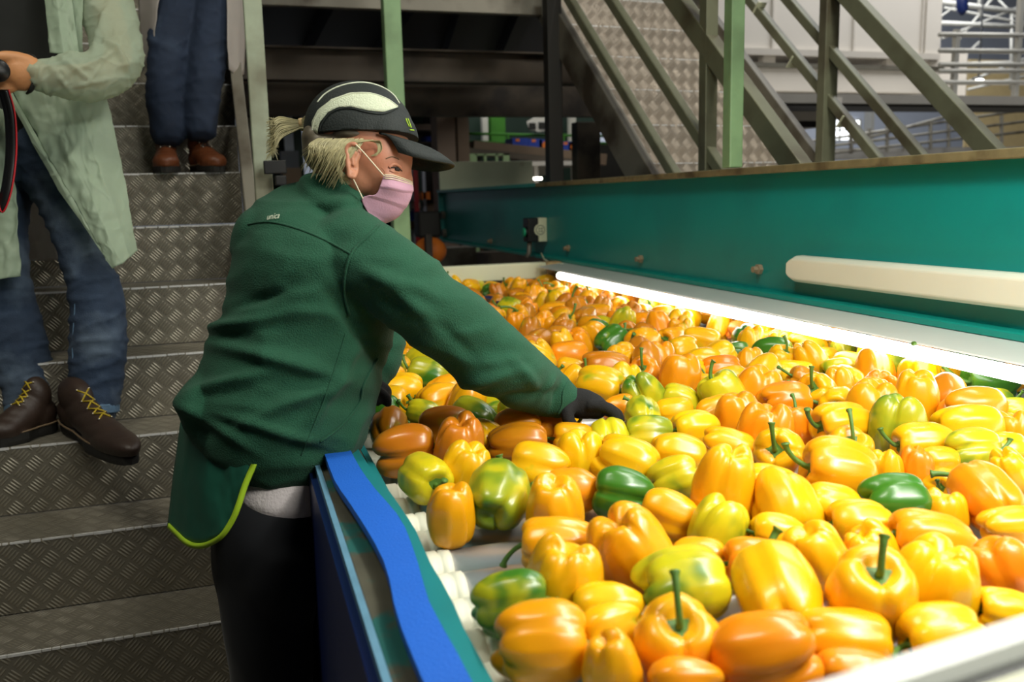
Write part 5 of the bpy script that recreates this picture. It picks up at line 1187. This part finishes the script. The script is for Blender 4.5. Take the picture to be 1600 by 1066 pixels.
# picture x, y, width, stem direction (deg, ccw from right), tilt towards viewer, colour, label
from_photo = '''817 1011 140 5 0 A wide amber two-lobed pepper lying at the bottom edge, nearest the blue strip
777 946 118 25 5 G green and orange pepper resting on the bare rollers by the blue strip
894 915 118 -100 -10 Y yellow pepper with two round shoulders behind the half green one
868 850 112 175 0 A amber pepper lying sideways at the end of the bare rollers
932 943 95 180 0 Y yellow pepper lying sideways in front of the two-shouldered one
950 988 98 200 20 Y yellow pepper low in the gap left of the big upright stemmed one
957 1058 112 -80 -20 A amber striped pepper cut by the bottom edge, left of centre
993 862 125 -60 -10 A big yellow-orange pepper with green flush, lobes facing up
1070 915 130 15 0 L olive-yellow pepper lying sideways with a thick curved stem at right
1058 1003 132 95 42 A upright pepper with stout green stem, nearest stemmed one at the bottom
1214 925 140 80 -30 Y large yellow pepper with green flush, blossom end up, behind the smooth orange one
1190 1018 150 -140 -15 O large smooth orange pepper at the bottom centre-right
1178 882 90 170 0 O small orange pepper with its stem pointing left towards a curled stem
1091 868 66 -15 10 A small amber pepper tucked behind the olive-yellow one
1065 1078 110 180 0 O orange pepper just showing at the bottom edge under the upright stemmed one
1323 997 140 -20 0 A knobbly amber pepper with a dark broken stem, above the blurred lamp
1366 945 140 95 36 Y yellow pepper standing with a straight thin stem near the lower right
1473 920 130 -90 -20 Y broad yellow pepper with three shoulders at lower right
1566 894 104 -60 -5 O orange striped pepper at the right edge, lower one
1463 995 112 200 0 Y smooth yellow pepper touching the blurred lamp, right side
1566 958 92 150 0 Y lumpy yellow pepper in the bottom right corner above the lamp
1332 1052 105 170 0 O orange pepper half hidden by the blurred lamp
1276 872 98 -65 -10 Y yellow pepper of the striped pair, left one, behind the straight stem
1360 862 86 -60 -10 Y yellow pepper of the striped pair, right one, behind the straight stem
1455 842 128 155 0 O orange striped pepper lying diagonally under the dark green one
1478 803 72 -90 0 A small amber pepper behind the diagonal orange striped one
1537 779 106 100 -12 O tall deep orange pepper with upright stripes at the right
1578 822 80 10 0 A amber pepper lying sideways against the right edge
1407 784 92 0 0 D dark green and yellow striped pepper amid the yellow crowd at right
1476 757 56 185 50 A small amber pepper with its stem hollow facing left, by the green striped one
1341 817 98 180 0 Y smooth yellow pepper below the green striped one
1310 737 110 150 0 A amber pepper with long stripes and dark stem end at its lower right
1388 735 62 -90 0 A small amber pepper wedged right of the long striped one
1325 706 74 92 38 A small pepper with a thin upright stem, right of centre
1303 790 86 150 0 Y yellow ribbed pepper left of the green striped one
1232 792 104 -80 48 Y ring-shaped yellow pepper with dark stem hollow facing down
1211 838 82 150 0 Y yellow pepper in front of the ring-shaped one
1132 774 106 -95 -12 A big amber three-lobed pepper standing in the middle of the table
1205 757 76 150 0 Y yellow pepper right behind the big three-lobed one
1123 826 88 -120 0 L heart-shaped lime and yellow pepper in the middle
1045 804 86 140 -10 A smooth amber pepper lying diagonally below the dark green one
970 770 88 150 0 D dark green pepper with a yellow back in the middle of the table
1057 750 76 45 10 L lime-yellow pepper with a short green stem right of the dark green one
1058 708 86 -30 0 Y yellow pepper with two green stems at its right end
981 720 92 -45 10 Y yellow pepper just above the dark green one
905 716 78 -90 -10 Y yellow lobed pepper below the gloved hand
900 686 66 170 0 A amber pepper directly under the glove thumb
950 686 62 100 -20 L lumpy lime-yellow pepper just below the glove fingertips
1015 677 76 180 0 L pale yellow-green pepper right of the glove, lower row
1085 668 72 190 10 Y yellow pepper with a small stem at its left end, right of the glove
1139 698 74 -35 10 A amber pepper with green tinge and stem pointing lower right
1220 708 90 150 58 A ring-shaped amber pepper with a fat pale stem facing the viewer
1150 652 70 -80 -10 O orange pepper in the middle distance above the olive-tinged one
1196 676 84 -100 -10 O orange ribbed pepper behind the ring-shaped amber one
769 775 112 70 -20 L big lime-yellow ribbed pepper on the rollers left of the middle
675 808 88 -92 -18 A upright amber pepper standing at the edge of the bare rollers
643 746 86 -20 58 L olive-yellow pepper with dark stem hollow, against the blue strip
722 738 78 -110 -10 Y yellow pepper between the olive hollow one and the lime ribbed one
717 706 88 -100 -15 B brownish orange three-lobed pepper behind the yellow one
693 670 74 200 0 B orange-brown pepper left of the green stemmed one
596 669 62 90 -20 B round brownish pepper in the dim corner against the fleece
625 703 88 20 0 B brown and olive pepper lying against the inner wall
839 732 84 150 -10 Y yellow pepper right of the lime ribbed one
810 692 92 0 0 B orange-olive hooked pepper below the forearm
893 767 84 170 0 O orange ribbed pepper left of the dark green one
865 800 98 -90 -25 A amber pepper standing above the sideways one by the rollers
810 668 70 180 0 O orange pepper touching the underside of the sleeve
856 668 58 0 0 O orange-yellow pepper just left of the glove wrist
740 653 76 -30 30 G green-yellow pepper with dark stem under the forearm
596 645 58 0 0 D dark green pepper nearly hidden by the fleece
608 628 60 0 0 Y yellow pepper peeping out above the dark green one by the fleece
629 610 64 200 0 Y yellow pepper with curled stem in the gap under the arm
612 585 50 90 0 L yellow-green pepper high in the gap under the arm
632 562 36 -90 30 A small amber pepper with a leafy calyx at the top of the gap
671 586 68 140 0 G long green-tinged pepper under the upper sleeve
690 624 64 200 38 A ring-shaped amber pepper with a hooked dark stem under the sleeve
722 626 62 -120 0 A amber pepper right of the hooked stem under the sleeve
663 646 52 150 0 L small yellow-green pepper between orange-brown ones under the sleeve
780 643 40 0 0 G green pepper tip just under the sleeve edge
937 602 78 -30 20 Y bright yellow pepper with dark hollow beyond the wrist
967 638 50 40 0 O orange pepper with pale stem behind the glove fingers
1007 616 64 -60 -10 L yellow-green ribbed pepper right behind the glove
1064 624 60 140 0 L mottled yellow-olive pepper beyond the glove
1055 643 62 200 0 A amber pepper with hollow end beyond the glove
1005 650 64 90 -20 L lime-yellow lobed pepper right above the glove fingertips
1062 590 68 -95 -10 O orange pepper with two high shoulders beyond the glove
1007 583 52 120 58 O orange pepper with curled green stem facing up
1029 562 50 -90 0 O ribbed orange pepper behind the curled stem one
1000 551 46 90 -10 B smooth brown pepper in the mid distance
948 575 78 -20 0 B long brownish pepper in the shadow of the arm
891 553 60 200 0 O round orange pepper next to the sleeve in mid distance
893 578 44 150 0 Y small yellow pepper with green tip beside the sleeve
1067 548 46 200 20 A amber pepper with dark stem hollow in mid distance
1100 563 52 200 0 Y bright yellow ribbed pepper with stem at left, mid distance
1147 551 48 20 0 D dark green and lime pepper in mid distance, left of its fellow
1126 576 60 0 0 O long orange pepper right of the bright ribbed one
1140 595 52 20 0 A amber pepper with pitted end, mid distance
1100 601 34 90 0 A little amber pepper beside the two-shouldered orange one
1130 620 70 120 0 L yellow-green pepper in a clump, mid distance
1124 643 62 220 0 A amber pepper arching over a dark hollow, mid distance
1188 614 70 -100 -10 O broad orange pepper below the yellow ring
1192 583 64 220 38 Y yellow ring-shaped pepper with small stem, mid distance
1210 550 54 0 30 D dark green pepper with hooked stem in mid distance
1171 568 44 -90 20 A amber pepper with ragged dark calyx, mid distance
1224 625 74 10 0 O long orange pepper lying below the ring with long stem
1279 613 68 150 50 A ring-shaped pepper with a long pale stem pointing left
1313 608 52 -80 0 A amber pepper right of the long pale stem
1305 579 54 200 0 L yellow pepper with lime end near the far rollers
1271 571 58 -60 0 A amber broad pepper near the far wall
1240 581 54 180 0 Y yellow pepper with green tip near the hooked stem
1221 566 52 75 30 Y yellow pepper just in front of the dark green hooked one
1260 520 60 0 0 L olive-yellow pepper close below the lit tube
1270 540 56 0 0 A amber pepper in the second row below the tube
1300 525 30 90 0 L small lime pepper at the far inner wall
1318 551 44 -90 0 L striped lime and yellow pepper against the teal wall
1289 551 28 -90 0 Y small yellow pepper left of the striped lime one
1162 516 52 0 0 R reddish glossy pepper close below the tube
1128 506 34 -60 20 L olive pepper left of the reddish one
1192 506 30 0 20 D dark green pepper right of the reddish one
1172 542 48 -90 0 Y yellow ribbed pepper behind the dark green and lime one
1193 527 38 90 20 Y small yellow pepper with tiny stem behind the hooked one
1217 512 36 0 0 A amber pepper right of the far dark green one
1216 532 48 0 0 A amber pepper just above the hooked stem
1367 556 58 -120 40 Y yellow ring-shaped pepper beside the teal side wall
1393 570 60 0 0 G green elongated pepper under the yellow ring
1372 583 62 -100 40 O orange arched pepper in front of the green elongated one
1386 601 42 170 0 O little orange-red pepper with long stem to the left
1448 563 54 90 -10 O orange pepper leaning on the violet rail
1481 585 58 150 0 Y yellow pepper between the violet rail and the brown ring
1429 591 62 90 0 Y yellow lumpy pepper left of the brown ring
1481 620 66 -110 55 B brownish orange ring with pale cut stem facing the viewer
1545 594 80 180 0 D dark green pepper with a yellow side, at the right by the lamp
1552 627 52 0 0 L yellow-green pepper below the dark green one at right
1590 643 54 180 0 G lime-green pepper at the right edge
1524 643 92 0 0 O long orange pepper in front of the brown ring
1510 667 96 0 0 Y broad smooth yellow pepper in front of the long orange one
1581 678 64 -90 0 A three-lobed amber pepper at the right edge
1360 640 84 -95 -8 A big amber pepper left of the green-sided one
1431 632 74 -90 -8 A amber pepper behind the green-sided one
1410 668 90 -92 -10 G yellow two-shouldered pepper with a green left side
1438 690 92 180 0 Y bright yellow smooth pepper in front of the green-sided one
1315 662 92 180 16 A large amber pepper with bent stem at its left end
1243 664 60 90 0 O orange lobed pepper left of the bent stem
1519 706 78 0 0 L yellow pepper with lime crest near the right
1573 704 62 0 0 Y yellow glossy pepper near the right edge
1580 740 66 -60 0 Y yellow pepper at the right edge above the tall orange one
1429 735 50 -90 0 O orange pepper squeezed above the green striped one
1465 724 54 0 0 A amber pepper left of the yellow pepper with lime crest'''
def rot_to(axis, spin):
    q = Vector((0, 0, 1)).rotation_difference(axis); return q.to_matrix() @ Matrix.Rotation(spin, 3, 'Z')
class Pep: pass
peps = []; rnd = random.Random(11)
for row in from_photo.split('\n'):
    f_ = row.split(); px, py, wpx, al, be = map(float, f_[:5]); p = Pep()
    a, b = math.radians(al), math.radians(be)
    ax_ = (RT * math.cos(a) + UPV * math.sin(a)) * math.cos(b) - FW * math.sin(b)
    if al < -70 and al > -130 and be <= 0: ax_.z -= .35; ax_.normalize()
    elif math.sin(a) > .75 and be < 0: ax_ = (ax_ * .35 + Vector((FW.x, FW.y, 0)) - Vector((0, 0, .05))).normalized()
    elif abs(math.sin(a)) < .75 and abs(be) < 25: ax_.z *= .35; ax_.normalize()      # lying ones lie flat
    p.ax = ax_; p.v = rnd.randrange(8); asp = VAR[p.v][1]
    k = abs(ax_.dot(RT)); pos = onz(px, py, BT + .043); d_ = depth(pos)
    p.w = 1.05 * min(.102, max(.072, wpx * d_ / F / math.sqrt(k * k * asp * asp + 1 - k * k)))
    if wpx * d_ / F < .07: p.w = max(.060, wpx * d_ / F)
    pos = onz(px, py, BT + .5 * p.w); p.x, p.y = pos.x, pos.y; p.code = f_[5]; p.label = ' '.join(f_[6:]); p.fix = True; p.px = px; p.py = py; p.ox, p.oy = p.x, p.y
    peps.append(p)
print('from photo', len(peps))
# the crowd further back, loosely packed
def free_zone(px, py, x, y):
    if 640 < px < 860 and 820 < py < 1000 : return False
    if px < 700 and py > 770: return False
    if 560 < px < 660 and py > 700: return False
    if py > 690 and px < 900: return False
    return True
tries = 0; far = []
cand = []
while tries < 30000:
    tries += 1; x = rnd.uniform(.28, 1.86); y = rnd.uniform(.9, 4.25); P = Vector((x, y, BT + .04)); px, py = project(P)
    if not (560 < px < 1640 and 440 < py < 1090) or not free_zone(px, py, x, y): continue
    # behind the trunk or the sleeve nothing shows
    if px < 600 and py > 560: continue
    if px < 560 or py < 450 + (px - 910) * .183: continue
    # hidden under the sleeve
    yl = 400 + (px - 640) * .78
    if px < 870 and yl + 40 < py < yl + 120 and px > 640: continue
    if x > 1.52 and y > 1.9 and rnd.random() < .0: continue
    dmin = .079 if y > 2.3 else .080
    if any((q.x - x) ** 2 + (q.y - y) ** 2 < dmin ** 2 for q in peps + far): continue
    p = Pep(); al = rnd.uniform(0, 2 * math.pi); el = rnd.choice((0, 0, .1, -.2, .5, -.9, .9, -1.2, -1.2)); p.ax = Vector((math.cos(al) * math.cos(el), math.sin(al) * math.cos(el), math.sin(el)))
    p.v = rnd.randrange(8); p.w = rnd.uniform(.084, .100) if y > 2 else rnd.uniform(.078, .09); p.x, p.y = x, y; p.ox, p.oy = x, y; p.fix = False; p.px, p.py = px, py
    shade = px < 1010 and 455 < py < 560  # far left crowd: browner codes paint the shade into the skins
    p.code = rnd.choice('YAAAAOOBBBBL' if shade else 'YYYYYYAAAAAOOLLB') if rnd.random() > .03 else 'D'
    far.append(p)
    if len(far) + len(peps) >= 330: break
# the same crowd goes on behind the worker's trunk and sleeve
for _ in range(7000):
    if len(far) + len(peps) >= 366: break
    x = rnd.uniform(.28, 1.0); y = rnd.uniform(1.6, 3.4); px, py = project(Vector((x, y, BT + .04)))
    if px > 860 or (px > 570 and 560 < py < 1100 and not (px > 640 and 440 + (px - 640) * .78 < py)): continue
    if py > 690: continue
    if any((q.x - x) ** 2 + (q.y - y) ** 2 < .088 ** 2 for q in peps + far): continue
    p = Pep(); al = rnd.uniform(0, 2 * math.pi); el = rnd.choice((0, 0, .1, -.2, .9, -1.2)); p.ax = Vector((math.cos(al) * math.cos(el), math.sin(al) * math.cos(el), math.sin(el)))
    p.v = rnd.randrange(8); p.w = rnd.uniform(.080, .092); p.x, p.y = x, y; p.ox, p.oy = x, y; p.fix = False; p.px, p.py = px, py; p.code = rnd.choice('YYYAAAOL')
    far.append(p)
peps += far
print('peppers', len(peps), 'crowd', len(far))
for it in range(40):
    for i, p in enumerate(peps):
        for q in peps[i + 1:]:
            dx, dy = q.x - p.x, q.y - p.y
            if abs(dx) > .1 or abs(dy) > .1: continue
            d_ = math.hypot(dx, dy) or 1e-4; need = (p.w + q.w) * .5 * .88
            if d_ < need:
                m_ = (need - d_) / d_ * .5
                a = m_ * (.25 if p.fix and not q.fix else (1.75 if q.fix and not p.fix else 1)); b = 2 * m_ - a
                p.x -= dx * a * .5; p.y -= dy * a * .5; q.x += dx * b * .5; q.y += dy * b * .5
    for p in peps:
        if p.fix: p.x += (p.ox - p.x) * .12; p.y += (p.oy - p.y) * .12
        p.x = min(1.875, max(.262, p.x))
names = {'Y': 'yellow', 'A': 'amber', 'O': 'orange', 'B': 'brownish', 'L': 'yellow-green', 'G': 'half green', 'D': 'dark green', 'R': 'reddish'}
ordn = ['%dth' % k for k in range(1, 80)]; ordn[:20] = 'first second third fourth fifth sixth seventh eighth ninth tenth eleventh twelfth thirteenth fourteenth fifteenth sixteenth seventeenth eighteenth nineteenth twentieth'.split()
bands = {}
for p in peps:
    if p.fix: continue
    pp_ = project(Vector((p.x, p.y, BT + .04))); p.px, p.py = pp_
    z = 0
    for k_, (lim, nm) in enumerate(((474, 'the farthest row'), (490, 'the second farthest row'), (508, 'the third farthest row'), (530, 'the row beyond the sleeve'), (560, 'the elbow-level row'), (600, 'the forearm-level row'), (650, 'the glove-level row'), (2000, 'the near rows'))):
        if p.py < lim: break
    bands.setdefault((p.code, nm), []).append(p)
for (cd, nm), l_ in bands.items():
    l_.sort(key=lambda q: q.px)
    for n_, p in enumerate(l_):
        pose = 'standing stem up' if p.ax.z > .6 else ('standing stem down' if p.ax.z < -.6 else 'lying on its side')
        if len(l_) == 1: p.label = f"small {names[cd]} pepper in {nm}, {pose}"
        else: p.label = f"{ordn[n_]} {names[cd]} pepper from left in {nm}, {pose}"
        p.grp = f"{names[cd]} peppers in {nm}"
for p in peps:
    o = bpy.data.objects.new('bell_pepper', PM[p.v]); C.objects.link(o)
    s = p.w; asp = VAR[p.v][1]; az = abs(p.ax.z)
    ext = .5 * s * math.sqrt((asp * .9 * az) ** 2 + (.93 ** 2) * (1 - az * az))
    pr2 = random.Random(int(p.px * 7 + p.py)) if p.fix else rnd
    spin = pr2.uniform(0, 6.28)
    if p.fix and abs(p.ax.dot(FW)) > .45 and p.ax.dot(FW) < 0:       # stems of the ones facing us curve upwards
        sg = (-1) ** VAR[p.v][4]; spin = max((k * .262 for k in range(24)), key=lambda q: (rot_to(p.ax, q) @ Vector((sg, 0, 0))).z)
    o.matrix_world = Matrix.Translation((p.x, p.y, BT + ext + .001)) @ rot_to(p.ax, spin).to_4x4() @ Matrix.Scale(s, 4)
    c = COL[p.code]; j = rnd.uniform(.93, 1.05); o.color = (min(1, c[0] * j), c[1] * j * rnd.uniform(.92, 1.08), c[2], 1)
    o['green'] = GR[p.code] + rnd.uniform(-.08, .08)
    o['category'] = 'pepper'
    if p.fix: o['label'] = p.label; o['group'] = 'peppers picked out on the sorting table'
    else: o['label'] = p.label; o['group'] = p.grp
    st_ = bpy.data.objects.new('stem', SM[p.v]); C.objects.link(st_); st_.parent = o
